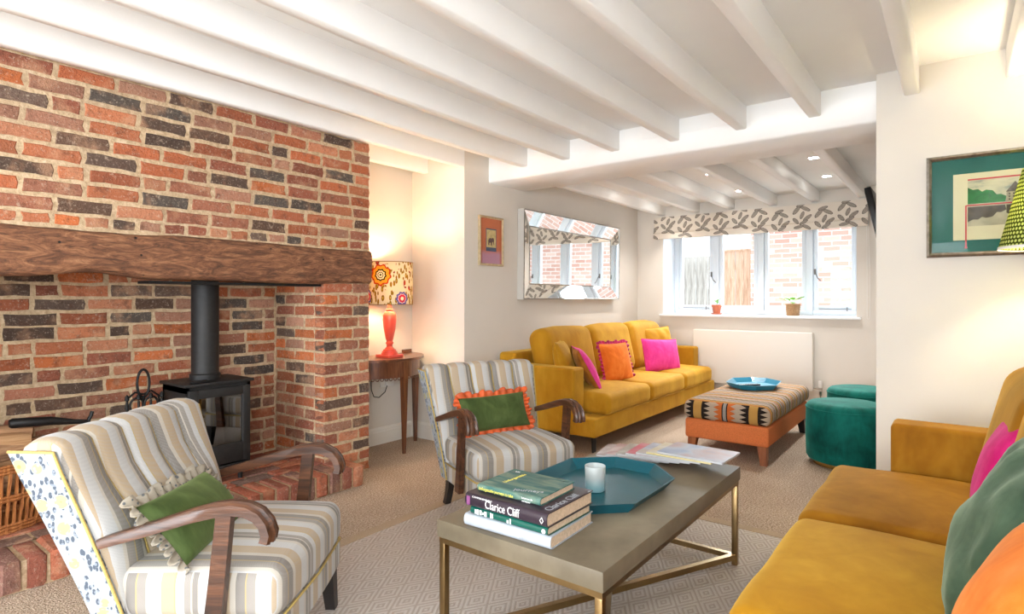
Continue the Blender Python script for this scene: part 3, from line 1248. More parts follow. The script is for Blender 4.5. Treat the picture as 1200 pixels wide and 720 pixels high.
st_ = MB()
NST = 64
for i in range(NST):
    t = 2 * pi * i / NST
    st_.tube([bpt(t, z, 0.012 * (1 if (j + i) % 2 else -1)) for j, z in enumerate([0.0, 0.06, 0.12, 0.18, 0.24, 0.30])], 0.0075, 5)
ob = st_.build('upright_canes', M_WICKER, bk)
ob['kind'] = 'stuff'
wv = MB()
for z in (0.005, 0.02, 0.035, 0.15, 0.165, 0.275, 0.29, 0.305):
    wv.tube([bpt(2 * pi * i / 48, z, 0.03 * (1 if i % 2 else -0.3)) for i in range(48)], 0.008, 5, True)
wv.build('woven_bands', M_WICKER, bk)
MB().lathe([(0.0, 0.01), (0.86, 0.01), (0.86, 0.012), (0.0, 0.012)], 24, Matrix.Diagonal((BA, BBd, 1, 1))).build('base', M_WICKER, bk)
RL = random.Random(5)


def log_mesh(L, r, seed):
    mb = MB()
    mb.lathe([(0.0, 0.0), (r * 0.96, 0.0), (r, 0.006), (r * 1.03, L * 0.35), (r * 0.98, L * 0.7), (r, L - 0.006), (r * 0.95, L), (0, L)], 9)
    mb.v = [(x * (1 + 0.25 * rnd_noise(x * 9, y * 9, 0, 1, seed)), y * (1 + 0.25 * rnd_noise(x * 9, y * 9, 5, 1, seed)), z) for x, y, z in mb.v]
    M = Matrix.Rotation(pi / 2, 4, 'Y')
    mb.v = [tuple(M @ Vector(p)) for p in mb.v]
    return mb


M_BARK = m_wood('log_bark', rgb(104, 74, 52), rgb(152, 112, 80), rgb(190, 150, 112), 'x', 0.9)
lg = [(-0.20, -0.06, 0.20, 0.05, 0.34, 0.2), (-0.22, 0.03, 0.22, 0.045, 0.36, -0.1), (-0.16, -0.02, 0.29, 0.05, 0.34, 0.15), (-0.2, 0.06, 0.31, 0.04, 0.36, -0.2),
      (-0.24, -0.06, 0.36, 0.045, 0.33, 0.3), (-0.1, 0.02, 0.385, 0.05, 0.30, -0.15), (0.02, -0.05, 0.34, 0.042, 0.24, 0.1), (-0.2, 0.04, 0.42, 0.04, 0.26, 0.35), (0.0, 0.05, 0.43, 0.038, 0.22, -0.3)]
pos_words = ['at the bottom front', 'at the bottom back', 'in the middle', 'at the back', 'on the left', 'across the centre', 'on the right front', 'on top at the left', 'on top at the right']
for i, (x, y, z, r, L, a) in enumerate(lg):
    o = log_mesh(L, r, i * 3.1).build('firewood_log', M_LOG if i % 2 else M_BARK, None, (0.60 + x, 3.53 + y, HZ + z), (0, RL.uniform(-.05, .05), a))
    tag(o, 'pale split firewood log ' + pos_words[i] + ' of the wicker basket pile', 'log', 'firewood in the basket')
hd = thing('hearth_tool', 'black rounded iron tool lying on the logs in the basket', 'tool', (0.80, 3.42, 0.60))
MB().tube([(-0.10, 0, 0.012), (-0.09, 0, 0.012), (0.05, 0, 0.0), (0.15, 0.0, -0.02), (0.21, 0, -0.03)], [0.016, 0.023, 0.021, 0.012, 0.01], 12).build('shaft', M_BLACK, hd)
MB().tube([(0.20, 0, -0.03), (0.215, 0, 0.0), (0.22, 0.0, 0.02)], 0.009, 8).build('hook', M_BLACK, hd)

# ------------------------------------------------------------------ soft things


def pillow_mb(w, h, t, seed=0.0, pin=0.05, wr=0.006, n=26, power=0.42, sag=0.0):
    def side(sg):
        def fn(i, j):
            u, v = 2 * i - 1, 2 * j - 1
            x = w / 2 * u * (1 - pin * (1 - v * v))
            z = h / 2 * v * (1 - pin * (1 - u * u))
            e = max(0.0, (1 - u * u) * (1 - v * v))
            y = sg * (t / 2 * e ** power)
            y += wr * rnd_noise(x * 9, z * 9, sg, 1, seed) * min(1, e * 3)
            y += wr * 0.8 * rnd_noise(x * 4 + z * 14, z * 4 - x * 14, sg, 1, seed + 4) * (1 - e) * min(1, e * 6)
            z -= sag * (1 - (z / (h / 2)) ** 2) * 0
            return (x, y, z)
        return fn
    mb = MB()
    mb.grid(side(-1), n, n)
    mb.grid(side(1), n, n)
    return mb


def outline(w, h, pin, n):
    pts = []
    for k in range(n):
        s_ = 4.0 * k / n
        q = int(s_)
        f = s_ - q
        a = 2 * f - 1
        u, v = ((a, -1), (1, a), (-a, 1), (-1, -a))[q]
        pts.append((w / 2 * u * (1 - pin * (1 - v * v)), h / 2 * v * (1 - pin * (1 - u * u)), u, v))
    return pts


def ruffle_mb(w, h, e=0.035, amp=0.014, waves=46, pin=0.05, seed=0):
    n = waves * 6
    O = outline(w, h, pin, n)
    mb = MB()
    R = random.Random(seed)
    ph = [R.uniform(-.6, .6) for _ in range(n)]
    v = []
    rows = (0.0, 0.35, 0.7, 1.0)
    for sg in (1, -1):
        for r in rows:
            for k, (x, z, u, v_) in enumerate(O):
                L = sqrt(u * u + v_ * v_)
                du, dv = (u ** 5, v_ ** 5)
                q = sqrt(du * du + dv * dv) or 1
                a = 2 * pi * waves * k / n + ph[(k // 6) * 6 % n]
                ee = e * (0.85 + 0.25 * sin(a * 0.37 + seed))
                v.append((x + du / q * ee * r, amp * r * sin(a) + sg * 0.0012, z + dv / q * ee * r + 0.3 * amp * r * cos(a)))
    f = []
    m = len(rows)
    for s_ in (0, 1):
        for j in range(m - 1):
            for k in range(n):
                l = (k + 1) % n
                b0 = (s_ * m + j) * n
                f.append((b0 + k, b0 + l, b0 + n + l, b0 + n + k))
    for k in range(n):
        l = (k + 1) % n
        f.append(((m - 1) * n + k, (m - 1) * n + l, (2 * m - 1) * n + l, (2 * m - 1) * n + k))
    mb.add(v, f)
    return mb


def pillow(name, label, loc, w, h, t, mat, rz=0.0, tilt=0.0, roll=0.0, ruffle=None, piping=None, seed=0.0, pin=0.05, wr=0.006, group=None, e=0.035, back=None, power=0.42):
    """local -y is the front; tilt leans the top back"""
    p = tag(empty(name, loc), label, 'cushion', group)
    p.rotation_mode = 'XYZ'
    p.rotation_euler = (Matrix.Rotation(rz, 4, 'Z') @ Matrix.Rotation(-tilt, 4, 'X') @ Matrix.Rotation(roll, 4, 'Y')).to_euler('XYZ')
    c = pillow_mb(w, h, t, seed, pin, wr, power=power)
    if back:
        k = len(c.v) // 2
        nf = len(c.f) // 2
        a, b_ = MB(), MB()
        a.v, a.f = c.v[:k], c.f[:nf]
        b_.v, b_.f = c.v[k:], [tuple(i - k for i in q) for q in c.f[nf:]]
        a.build('front_cover', mat, p, angle=180)
        b_.build('back_cover', back, p, angle=180)
    else:
        c.build('cover', mat, p, angle=180)
    if ruffle:
        ruffle_mb(w, h, e, amp=e * 0.38, waves=int((w + h) * 62), pin=pin, seed=int(seed * 10) + 3).build('ruffle', ruffle, p, angle=180)
    else:
        MB().tube([(x, 0, z) for x, z, _, _ in outline(w * 1.002, h * 1.002, pin, 64)], 0.004, 6, True).build('seam', piping or mat, p, angle=180)
    return p


# ------------------------------------------------------------------ striped armchairs


def make_chair(label, loc, yaw):
    t = thing('armchair', label, 'armchair', (loc[0], loc[1], 0.0165), yaw - pi / 2)
    ZT, ZB = 0.735, 0.165

    def wid(z):
        q = (z - ZB) / (ZT - ZB)
        return 0.288 + 0.058 * q ** 1.1

    def yf0(z):
        q = (z - ZB) / (ZT - ZB)
        return -0.150 - 0.185 * q ** 1.15

    NCH = 5

    def fl(u):
        f = ((u + 1) / 2 * NCH) % 1.0
        return sqrt(max(0.0, 1 - (2 * f - 1) ** 2))

    def prof(u):
        b = fl(u) if abs(u) < 0.999 else 0.0
        pts = []
        zt = ZT + 0.014 * b
        wrap = 0.02 * u * u
        for k in range(13):
            z = ZB + (zt - ZB) * k / 12
            q = (z - ZB) / (ZT - ZB)
            up = max(0.0, min(1.0, (z - 0.36) / 0.15))
            y = yf0(z) + wrap + 0.024 * b * (0.25 + 0.75 * up) + 0.045 * max(0, sin(pi * min(1, max(0, (z - 0.27) / 0.36)))) * (1 - u ** 4)
            pts.append((u * wid(z), y, z))
        y1 = pts[-1][1]
        yb = yf0(zt) + wrap - 0.105
        for k in range(1, 7):
            a = pi * k / 7
            c = (y1 + yb) / 2
            r = (y1 - yb) / 2
            pts.append((u * wid(zt), c + r * cos(a), zt + 0.034 * sin(a)))
        for k in range(7):
            z = zt + (ZB - zt) * k / 6
            pts.append((u * wid(z), yf0(z) + wrap - 0.085 - 0.02 * (1 - k / 6), z))
        return pts
    NU = 71
    P = [prof(-1 + 2 * i / (NU - 1)) for i in range(NU)]
    m = len(P[0])
    mb = MB()
    v = [p for q in P for p in q]
    f = []
    for i in range(NU - 1):
        for k in range(m):
            l = (k + 1) % m
            f.append((i * m + k, i * m + l, (i + 1) * m + l, (i + 1) * m + k))
    f += [tuple(range(m)), tuple(range((NU - 1) * m + m - 1, (NU - 1) * m - 1, -1))]
    mb.add(v, f)
    back = mb.build('backrest', M_STRIPE, t, angle=60)
    gold = MB()
    for q in range(1, NCH):
        u = -1 + 2 * q / NCH
        pp = prof(u)
        gold.tube([(x, y + 0.004, z) for x, y, z in pp[5:16]], 0.0035, 5)
    gold.build('channel_piping', M_PIPING, back, angle=180)
    for s_ in (-1, 1):
        # floral outside panel of the back, running down to the rear leg
        e = prof(s_)
        rows = [(e[k][2], e[k][1] - 0.006, e[k][1] - 0.085 - 0.045 * k / 12) for k in range(13)]
        rows[-1] = (rows[-1][0] + 0.012, rows[-1][1], rows[-1][2])
        pv, pf = [], []
        for z, a, b_ in rows:
            x = s_ * (wid(z) + 0.001)
            pv += [(x, a, z), (x + s_ * 0.012, a, z), (x + s_ * 0.012, b_, z), (x, b_, z)]
        for j in range(len(rows) - 1):
            for k in range(4):
                l = (k + 1) % 4
                pf.append((j * 4 + k, j * 4 + l, j * 4 + 4 + l, j * 4 + 4 + k))
        pf += [(0, 1, 2, 3), tuple(range(len(rows) * 4 - 4, len(rows) * 4))]
        sp = MB().add(pv, pf).build('side_panel', M_FLORAL, t, angle=30)
        z, a, b_ = rows[-1]
        path = [(s_ * (wid(zz) + 0.012), aa, zz) for zz, aa, bb in rows] + [(s_ * (wid(z) + 0.012), b_, z + 0.002)]
        MB().tube(path, 0.0045, 6).build('piping', M_PIPING, sp, angle=180)

    def seatfn(x, y, z):
        k = (1 - (x / 0.30) ** 2) * (1 - (y / 0.235) ** 2)
        if z > 0:
            z += 0.018 * max(0, k)
        return (x, y + 0.028 + (0.018 * (1 - (x / 0.3) ** 2) if y > 0.1 else 0), z + 0.325)
    v, f = rbox(0.59, 0.475, 0.15, 0.045, 4, 14, seatfn)
    seat = MB().add(v, f).build('seat', M_STRIPE, t, angle=180)
    MB().tube([(-0.297, -0.18, 0.254), (-0.297, 0.24, 0.254), (-0.28, 0.262, 0.254), (0, 0.277, 0.254), (0.28, 0.262, 0.254), (0.297, 0.24, 0.254), (0.297, -0.18, 0.254)], 0.0045, 6).build('piping', M_PIPING, seat, angle=180)
    v, f = rbox(0.59, 0.47, 0.10, 0.015, 2, 10, lambda x, y, z: (x, y + 0.026 + (0.014 * (1 - (x / 0.3) ** 2) if y > 0.1 else 0), z + 0.205))
    MB().add(v, f).build('seat_rail', M_STRIPE, t, angle=180)
    for s_ in (-1, 1):
        # front leg: square tapered, black
        lg_ = MB()
        for (za, ha), (zb_, hb_) in (((0.165, 0.026), (0.0, 0.018)),):
            v = [(s_ * 0.257 + dx * ha, 0.222 + dy * ha, za) for dx, dy in ((-1, -1), (1, -1), (1, 1), (-1, 1))]
            v += [(s_ * 0.262 + dx * hb_, 0.236 + dy * hb_, zb_) for dx, dy in ((-1, -1), (1, -1), (1, 1), (-1, 1))]
            lg_.add(v, [(0, 1, 2, 3), (7, 6, 5, 4)] + [(k, (k + 1) % 4, 4 + (k + 1) % 4, 4 + k) for k in range(4)])
        lg_.build('leg', M_BLACKLEG, t, smooth=False)
        lb = MB()
        secs = [(0.175, -0.185, 0.026), (0.11, -0.195, 0.022), (0.05, -0.215, 0.018), (0.0, -0.24, 0.018)]
        v = []
        for z, y, hh in secs:
            v += [(s_ * 0.257 + dx * 0.017, y + dy * hh, z) for dx, dy in ((-1, -1), (1, -1), (1, 1), (-1, 1))]
        ffs = [(0, 1, 2, 3), (15, 14, 13, 12)]
        for j in range(3):
            ffs += [(j * 4 + k, j * 4 + (k + 1) % 4, j * 4 + 4 + (k + 1) % 4, j * 4 + 4 + k) for k in range(4)]
        lb.add(v, ffs).build('leg', M_BLACKLEG, t, angle=40)
        # arm: rises from the back, scrolls down at the front with reeded top
        path = [(-0.222, 0.486), (-0.19, 0.496), (-0.13, 0.513), (-0.04, 0.541), (0.04, 0.566), (0.10, 0.581), (0.15, 0.588), (0.19, 0.584), (0.222, 0.569), (0.243, 0.545), (0.252, 0.518), (0.247, 0.497)]
        xa = 0.318
        v = []
        N = len(path)
        for i, (y, z) in enumerate(path):
            a = Vector(path[max(0, i - 1)])
            b_ = Vector(path[min(N - 1, i + 1)])
            tg = (b_ - a).normalized()
            nn = Vector((-tg.y, tg.x))
            g = i / (N - 1)
            w = 0.032 + 0.036 * g ** 1.2
            h = 0.026 + 0.010 * (1 - abs(2 * g - 1)) if g < 0.8 else 0.029
            fx_ = 0.006 * min(1, g * 1.3)
            sec = [(-w / 2, -h / 2), (w / 2, -h / 2), (w / 2, h / 2 - 0.006), (w * .36, h / 2), (w * .2, h / 2 - fx_), (w * .1, h / 2 + fx_ * .4), (-w * .1, h / 2 + fx_ * .4), (-w * .2, h / 2 - fx_), (-w * .36, h / 2), (-w / 2, h / 2 - 0.006)]
            for sx_, sn in sec:
                v.append((s_ * xa + sx_, y + nn.x * sn, z + nn.y * sn))
        k_ = 10
        ffs = [tuple(range(k_)), tuple(range(N * k_ - 1, N * k_ - k_ - 1, -1))]
        for j in range(N - 1):
            ffs += [(j * k_ + k, j * k_ + (k + 1) % k_, (j + 1) * k_ + (k + 1) % k_, (j + 1) * k_ + k) for k in range(k_)]
        arm = MB().add(v, ffs).build('armrest', M_ARM, t, angle=45)
        pv = []
        for z, y, hy, hx in ((0.575, 0.128, 0.021, 0.014), (0.42, 0.112, 0.022, 0.014), (0.28, 0.097, 0.024, 0.014), (0.165, 0.086, 0.027, 0.014)):
            pv += [(s_ * 0.3185 + dx * hx, y + dy * hy, z) for dx, dy in ((-1, -1), (1, -1), (1, 1), (-1, 1))]
        ffs = [(0, 1, 2, 3), (15, 14, 13, 12)]
        for j in range(3):
            ffs += [(j * 4 + k, j * 4 + (k + 1) % 4, j * 4 + 4 + (k + 1) % 4, j * 4 + 4 + k) for k in range(4)]
        MB().add(pv, ffs).build('arm_post', M_ARM, t, smooth=False)
    return t


CA = make_chair('striped armchair nearest the viewer, turned beside the brick hearth', (0.970, 1.902), radians(-53))
CB = make_chair('striped armchair further off, between the lamp table and the coffee table', (2.532, 1.984), radians(-114.4))


def at_chair(ch, p):
    M = Matrix.Translation(ch.location) @ Matrix.Rotation(ch.rotation_euler.z, 4, 'Z')
    return tuple(M @ Vector(p))


pillow('scatter_cushion', 'olive green velvet cushion with grey and cream ruffle, on the near armchair', at_chair(CA, (0.075, -0.09, 0.478)), 0.41, 0.22, 0.12, M_GREENV,
       CA.rotation_euler.z + pi + 0.10, 0.72, 0.06, M_GREYR, seed=1.3, e=0.038)
pillow('scatter_cushion', 'oblong green cushion with burnt orange ruffle, on the further armchair', at_chair(CB, (0.02, -0.100, 0.520)), 0.42, 0.20, 0.10, M_GREENV,
       CB.rotation_euler.z + pi + 0.02, 0.42, -0.02, M_BURNT, seed=2.3, e=0.035)

# ------------------------------------------------------------------ sofas


def soft_box(w, d, h, r, crown=0.02, n=8, bulge=0.0, seed=0.0, wr=0.004, seg=4):
    def fn(x, y, z):
        k = max(0, (1 - (2 * x / w) ** 2)) * max(0, (1 - (2 * y / d) ** 2))
        if z > 0:
            z += crown * k
        q = max(0, 1 - (2 * z / h) ** 2)
        y += (bulge * q * max(0, 1 - (2 * x / w) ** 4)) * (-1 if y < 0 else 1) * (1 if abs(y) > d / 4 else 0)
        x += wr * rnd_noise(x * 5, y * 5, z * 5, 1, seed)
        y += wr * rnd_noise(x * 5, y * 5, z * 5, 1, seed + 3)
        z += wr * rnd_noise(x * 5, y * 5, z * 5, 1, seed + 6)
        return (x, y, z)
    return rbox(w, d, h, r, seg, n, fn)


def make_sofa(label, loc, rz, seed, body, seats, backs):
    s_ = thing('velvet_sofa', label, 'sofa', loc, rz)
    L, AT = 2.70, 0.165
    v, f = rbox(L - 0.012, 0.93, 0.14, 0.012, 2, 6)
    MB().add([(x, y + 0.475, z + 0.205) for x, y, z in v], f).build('base', body, s_, angle=60)
    for sg in (-1, 1):
        v, f = rbox(AT, 0.74, 0.505, 0.022, 3, 6)
        MB().add([(x + sg * (L / 2 - AT / 2), y + 0.19 + 0.37, z + 0.39) for x, y, z in v], f).build('arm', body, s_, angle=60)
    v, f = rbox(L - 0.02, 0.17, 0.595, 0.03, 3, 6)
    MB().add([(x, y + 0.85, z + 0.435) for x, y, z in v], f).build('back_frame', body, s_, angle=60)
    inner = L - 2 * AT
    w = inner / 3
    for i in range(3):
        cx = -inner / 2 + w * (i + 0.5)
        e = (w if i == 1 else w + 0.0)
        # the outer seat cushions run out in front of the arms
        v, f = soft_box(w - 0.006, 0.70, 0.165, 0.05, 0.022, 8, 0.0, seed + i, 0.006)
        vv_ = []
        for x, y, z in v:
            vv_.append((x + cx, y + 0.325, z + 0.363))
        sc_ = MB().add(vv_, f).build('seat_cushion', seats[i], s_, angle=180)
        MB().tube([(cx - w / 2 + 0.02, -0.0245, 0.292), (cx - w / 4, -0.0265, 0.291), (cx + w / 4, -0.0265, 0.291), (cx + w / 2 - 0.02, -0.0245, 0.292)], 0.0022, 5).build('seam', seats[i], sc_, angle=180)
        # back cushion, leaning
        v, f = soft_box(w - 0.004, 0.20, 0.50, 0.085, 0.02, 10, 0.014, seed + 10 + i, 0.008)
        M = Matrix.Translation((cx, 0.625, 0.675)) @ Matrix.Rotation(radians(-13), 4, 'X')
        MB().add(v, f, M).build('back_cushion', backs[i], s_, angle=180)
    for sx in (-1, 1):
        for yy_ in (0.07, 0.87):
            MB().lathe([(0.016, 0.017 if rz and yy_ < 0.5 else 0.0), (0.022, 0.137)], 12, Matrix.Translation((sx * (L / 2 - 0.10), yy_, 0))).build('foot', M_BLACKLEG, s_)
    return s_


S1 = make_sofa('long mustard velvet sofa against the wall under the mirror', (5.15, 2.135, 0), 0, 1.0, M_MUSTARD, [M_MUSTARD] * 3, [M_MUSTARD] * 3)
S2 = make_sofa('mustard velvet sofa in the right foreground beside the coffee table', (1.795, 0.42, 0.0), pi, 20.0, M_MUSTARD_NAPSHADE, [M_MUSTARD_NAPSHADE, M_MUSTARD, M_MUSTARD], [M_MUSTARD_NAPSHADE] * 3)

pillow('scatter_cushion', 'mustard velvet cushion leaning in the near corner of the far sofa', (4.10, 2.60, 0.635), 0.40, 0.40, 0.15, M_MUSTARD, radians(24), 0.25, 0.0, seed=3.1)
pillow('scatter_cushion', 'tilted cushion with pink front and bronze back at the near arm of the far sofa', (4.235, 2.47, 0.60), 0.40, 0.38, 0.13, M_PINK, radians(40), 0.5, 0.0, piping=M_PINK, seed=4.1, back=M_BROWNP)
pillow('scatter_cushion', 'orange velvet cushion with magenta ruffle in the middle of the far sofa', (4.78, 2.47, 0.60), 0.36, 0.36, 0.13, M_ORANGE, radians(-16), 0.28, 0.0, M_MAGR, seed=5.1, e=0.03)
pillow('scatter_cushion', 'plain hot pink cushion at the window end of the far sofa', (5.68, 2.42, 0.595), 0.50, 0.34, 0.14, M_PINK, radians(-20), 0.25, 0.05, seed=6.1)
pillow('scatter_cushion', 'ruched mustard cushion behind the hot pink cushion', (6.02, 2.60, 0.67), 0.42, 0.40, 0.14, M_MUSTARD, radians(-22), 0.25, -0.04, seed=7.1, wr=0.016)

p = pillow('scatter_cushion', 'large sage green velvet cushion with mint ruffle on the near sofa', (1.74, -0.10, 0.655), 0.50, 0.48, 0.18, M_SAGEV, pi + radians(-6), 0.36, 0.12, M_SAGER, seed=8.1, e=0.03, wr=0.022, power=0.5)
p = pillow('scatter_cushion', 'orange velvet cushion in the bottom right corner on the near sofa', (1.33, -0.085, 0.61), 0.44, 0.42, 0.17, M_ORANGE, pi + radians(-4), 0.40, 0.0, seed=9.1, power=0.5)
p = pillow('scatter_cushion', 'cerise pink velvet cushion with gold edging on the near sofa', (2.42, -0.135, 0.665), 0.44, 0.40, 0.15, M_CERISE, pi + radians(-5), 0.36, 0.04, M_PIPING, seed=10.1, e=0.012, power=0.5)

# ------------------------------------------------------------------ coffee table and what lies on it
TX0, TX1, TY0, TY1, TZ = 1.385, 2.63, 0.755, 1.38, 0.445
ct = thing('coffee_table', 'low coffee table with grey shagreen top on antique brass legs with crossed stretchers', 'table', (0, 0, 0.0))
MB().bbox(TX0, TX1, TY0, TY1, TZ - 0.058, TZ, 0.003).build('table_top', M_SHAG, ct)
g = 0.006
fr = MB()
fr.box(TX0 + g, TX1 - g, TY0 + g, TY0 + g + 0.024, TZ - 0.078, TZ - 0.058).box(TX0 + g, TX1 - g, TY1 - g - 0.024, TY1 - g, TZ - 0.078, TZ - 0.058)
fr.box(TX0 + g, TX0 + g + 0.024, TY0 + g + 0.024, TY1 - g - 0.024, TZ - 0.078, TZ - 0.058).box(TX1 - g - 0.024, TX1 - g, TY0 + g + 0.024, TY1 - g - 0.024, TZ - 0.078, TZ - 0.058)
fr.build('top_frame', M_BRASS, ct, smooth=False)
for x in (TX0 + g, TX1 - g - 0.024):
    for y in (TY0 + g, TY1 - g - 0.024):
        MB().bbox(x, x + 0.024, y, y + 0.024, 0.016, TZ - 0.078, 0.002).build('leg', M_BRASS, ct)


def bar(a, b, z, w, h, name):
    d = Vector((b[0] - a[0], b[1] - a[1], 0))
    M = Matrix.Translation((a[0], a[1], z)) @ Matrix.Rotation(atan2(d.y, d.x), 4, 'Z')
    return MB().box(0, d.length, -w / 2, w / 2, 0, h, M).build(name, M_BRASS, ct, smooth=False)


i0 = g + 0.012
bar((TX0 + i0, TY1 - i0), (TX1 - i0, TY0 + i0), 0.040, 0.022, 0.024, 'cross_stretcher')
bar((TX0 + i0, TY0 + i0), (TX1 - i0, TY1 - i0), 0.0405, 0.022, 0.024, 'cross_stretcher')
bar((TX1 - i0, TY0 + i0), (TX1 - i0, TY1 - i0), 0.040, 0.022, 0.022, 'end_stretcher')
bar((TX0 + i0, TY0 + i0), (TX0 + i0, TY1 - i0), 0.040, 0.022, 0.022, 'end_stretcher')


def octo_tray(name, label, mat, cx, cy, z, L, W, H, rz, cut=0.32, flare=0.035, handles=False):
    """tray with clipped corners and sloping sides"""
    def oct_(l, w):
        c = cut * min(l, w)
        return [(-l / 2 + c, -w / 2), (l / 2 - c, -w / 2), (l / 2, -w / 2 + c), (l / 2, w / 2 - c), (l / 2 - c, w / 2), (-l / 2 + c, w / 2), (-l / 2, w / 2 - c), (-l / 2, -w / 2 + c)]
    t = thing(name, label, 'tray', (cx, cy, z), rz)
    th = 0.006
    rings = [(L - 2 * flare, W - 2 * flare, 0.0), (L, W, H), (L - 2 * th, W - 2 * th, H), (L - 2 * flare - 2 * th, W - 2 * flare - 2 * th, th)]
    v, f = [], []
    for l, w, zz in rings:
        v += [(x, y, zz) for x, y in oct_(l, w)]
    f.append(tuple(range(7, -1, -1)))
    for j in range(3):
        f += [(j * 8 + k, j * 8 + (k + 1) % 8, j * 8 + 8 + (k + 1) % 8, j * 8 + 8 + k) for k in range(8)]
    MB().add(v, f).build('rim', mat, t, smooth=False)
    MB().prism(oct_(L - 2 * flare - 2 * th, W - 2 * flare - 2 * th), th * 0.5, th).build('base', mat, t, smooth=False)
    return t


octo_tray('serving_tray', 'teal lacquered tray with clipped corners on the coffee table', M_TRAY, 1.985, 1.098, TZ + 0.001, 0.63, 0.47, 0.042, radians(0), 0.30)


def m_cup():
    m = Mat('pale_ombre_glaze')
    x, y, z = m.xyz()
    c = m.mix(m.ss(z + m.noise(scale=12) * 0.02, 0.02, 0.07), rgb(146, 186, 192), rgb(190, 198, 198))
    return m.bsdf(c, 0.35)


cp = thing('ceramic_tumbler', 'pale blue and white ceramic tumbler standing in the teal tray', 'tumbler', (1.942, 1.092, TZ + 0.008))
MB().lathe([(0.0, 0.0), (0.033, 0.0), (0.036, 0.003), (0.0395, 0.092), (0.0385, 0.094), (0.0365, 0.092), (0.033, 0.008), (0.0, 0.007)], 32).build('tumbler_wall', m_cup(), cp, angle=50)


def book(name, label, loc, rz, W, D, T, cover, lettering=None, group=None, round_=True):
    """spine along local x on the -y side; W along the spine, D deep, T thick"""
    b = thing(name, label, 'book', loc, rz, group)
    c = MB()
    if round_:
        N = 8
        pr = [(D / 2, 0.0)] + [(-D / 2 + 0.012 - 0.012 * sin(pi * k / N), T / 2 - T / 2 * cos(pi * k / N)) for k in range(N + 1)] + [(D / 2, T)]
        pr += [(D / 2, T - 0.003)] + [(-D / 2 + 0.013 - 0.010 * sin(pi * (N - k) / N), T / 2 - (T / 2 - 0.003) * cos(pi * (N - k) / N)) for k in range(N + 1)] + [(D / 2, 0.003)]
        v = [(x, y, z) for x in (-W / 2, W / 2) for y, z in pr]
        m = len(pr)
        f = [(k, (k + 1) % m, m + (k + 1) % m, m + k) for k in range(m)]
        q = (m // 2)
        for base in (0, m):
            for k in range(q - 1):
                a, b2 = base + k, base + k + 1
                c2, d2 = base + m - 2 - k, base + m - 1 - k
                f.append((a, b2, c2, d2))
        c.add(v, f)
    cov = c.build('cover', cover, b, angle=40)
    MB().box(-W / 2 + 0.004, W / 2 - 0.004, -D / 2 + 0.012, D / 2 - 0.005, 0.003, T - 0.003).build('pages', M_PAGES, b, smooth=False)
    return b


M_BKW = simple('white_dust_jacket', rgb(176, 183, 193), 0.45, nscale=3, var=0.03)
M_BKG = simple('green_dust_jacket', rgb(10, 84, 72), 0.25, nscale=5, var=0.1)
M_BKP = simple('aubergine_dust_jacket', rgb(46, 34, 46), 0.28, nscale=5, var=0.1)


def m_sea():
    m = Mat('sea_photo_cover')
    v = m.scale(m.co(), (3, 14, 3), rot=(0, 0, 0.4))
    a = m.noise(v, 2.0, 5, 0.6, 0.6)
    c = m.ramp(a, [(0.3, rgb(28, 80, 84)), (0.45, rgb(52, 102, 98)), (0.6, rgb(104, 130, 116)), (0.75, rgb(54, 80, 72))])
    return m.bsdf(c, 0.25)


M_BKS = m_sea()
M_INKW = simple('white_ink', rgb(236, 236, 236), 0.5)
M_INKY = simple('yellow_ink', rgb(236, 222, 92), 0.5)
M_INKG = simple('grey_ink', rgb(170, 176, 184), 0.5)
M_INKR = simple('red_ink', rgb(206, 52, 56), 0.6)
# spines face -X (towards the viewer's left); local -y -> -X, local x -> -Y
RZB = -pi / 2
zb = TZ + 0.001
SPINE = Matrix.Rotation(pi / 2, 4, 'X')      # text lying on the -y face


def spine_text(b, txt, size, mat, x, z, yoff, sx=1.0, name='title'):
    return text_obj(name, txt, size, mat, b, Matrix.Translation((x, yoff, z)) @ SPINE, 0.0004, sx)


def top_text(b, txt, size, mat, x, y, z, rot=0.0, sx=1.0, name='title'):
    return text_obj(name, txt, size, mat, b, Matrix.Translation((x, y, z)) @ Matrix.Rotation(rot, 4, 'Z'), 0.0004, sx)


b1 = book('coffee_table_book', 'thick white jacketed book at the bottom of the stack', (1.535, 1.110, zb), RZB + 0.03, 0.330, 0.262, 0.038, M_BKW)
for k in range(3):
    MB().box(0.055 + k * 0.009, 0.057 + k * 0.009, -0.1318, -0.1305, 0.008, 0.028).build('spine_print', M_INKG, b1, smooth=False)
b2 = book('coffee_table_book', 'dark green jacketed book, second from the bottom of the stack', (1.534, 1.100, zb + 0.039), RZB + 0.00, 0.300, 0.255, 0.026, M_BKG)
spine_text(b2, '\u30c1\u30ae\u30fc', 0.02, M_INKW, -0.135, 0.006, -0.1280) if False else None
for k, (x, w, h0, h1) in enumerate(((-.130, .005, .006, .020), (-.122, .008, .005, .021), (-.110, .008, .006, .021), (-.099, .005, .009, .016), (-.090, .009, .005, .021), (-.066, .004, .005, .022), (-.059, .004, .006, .021), (.000, .007, .006, .015), (.011, .005, .006, .021))):
    MB().box(x, x + w, -0.1282, -0.1270, h0, h1).build('spine_print', M_INKW, b2, smooth=False)
MB().lathe([(0.0, 0), (0.007, 0), (0.007, 0.0012), (0.0, 0.0012)], 14, Matrix.Translation((0.137, -0.1275, 0.013)) @ SPINE).build('spine_print', M_INKW, b2)
b3 = book('coffee_table_book', 'thick aubergine pottery book titled Clarice Cliff in the stack', (1.532, 1.105, zb + 0.066), RZB + 0.0, 0.318, 0.270, 0.042, M_BKP)
spine_text(b3, 'Clarice Cliff', 0.036, M_INKW, -0.075, 0.010, -0.1357, 0.78)
spine_text(b3, 'COMPREHENSIVELY', 0.0075, M_INKW, -0.128, 0.033, -0.1355, 1.25, 'subtitle')
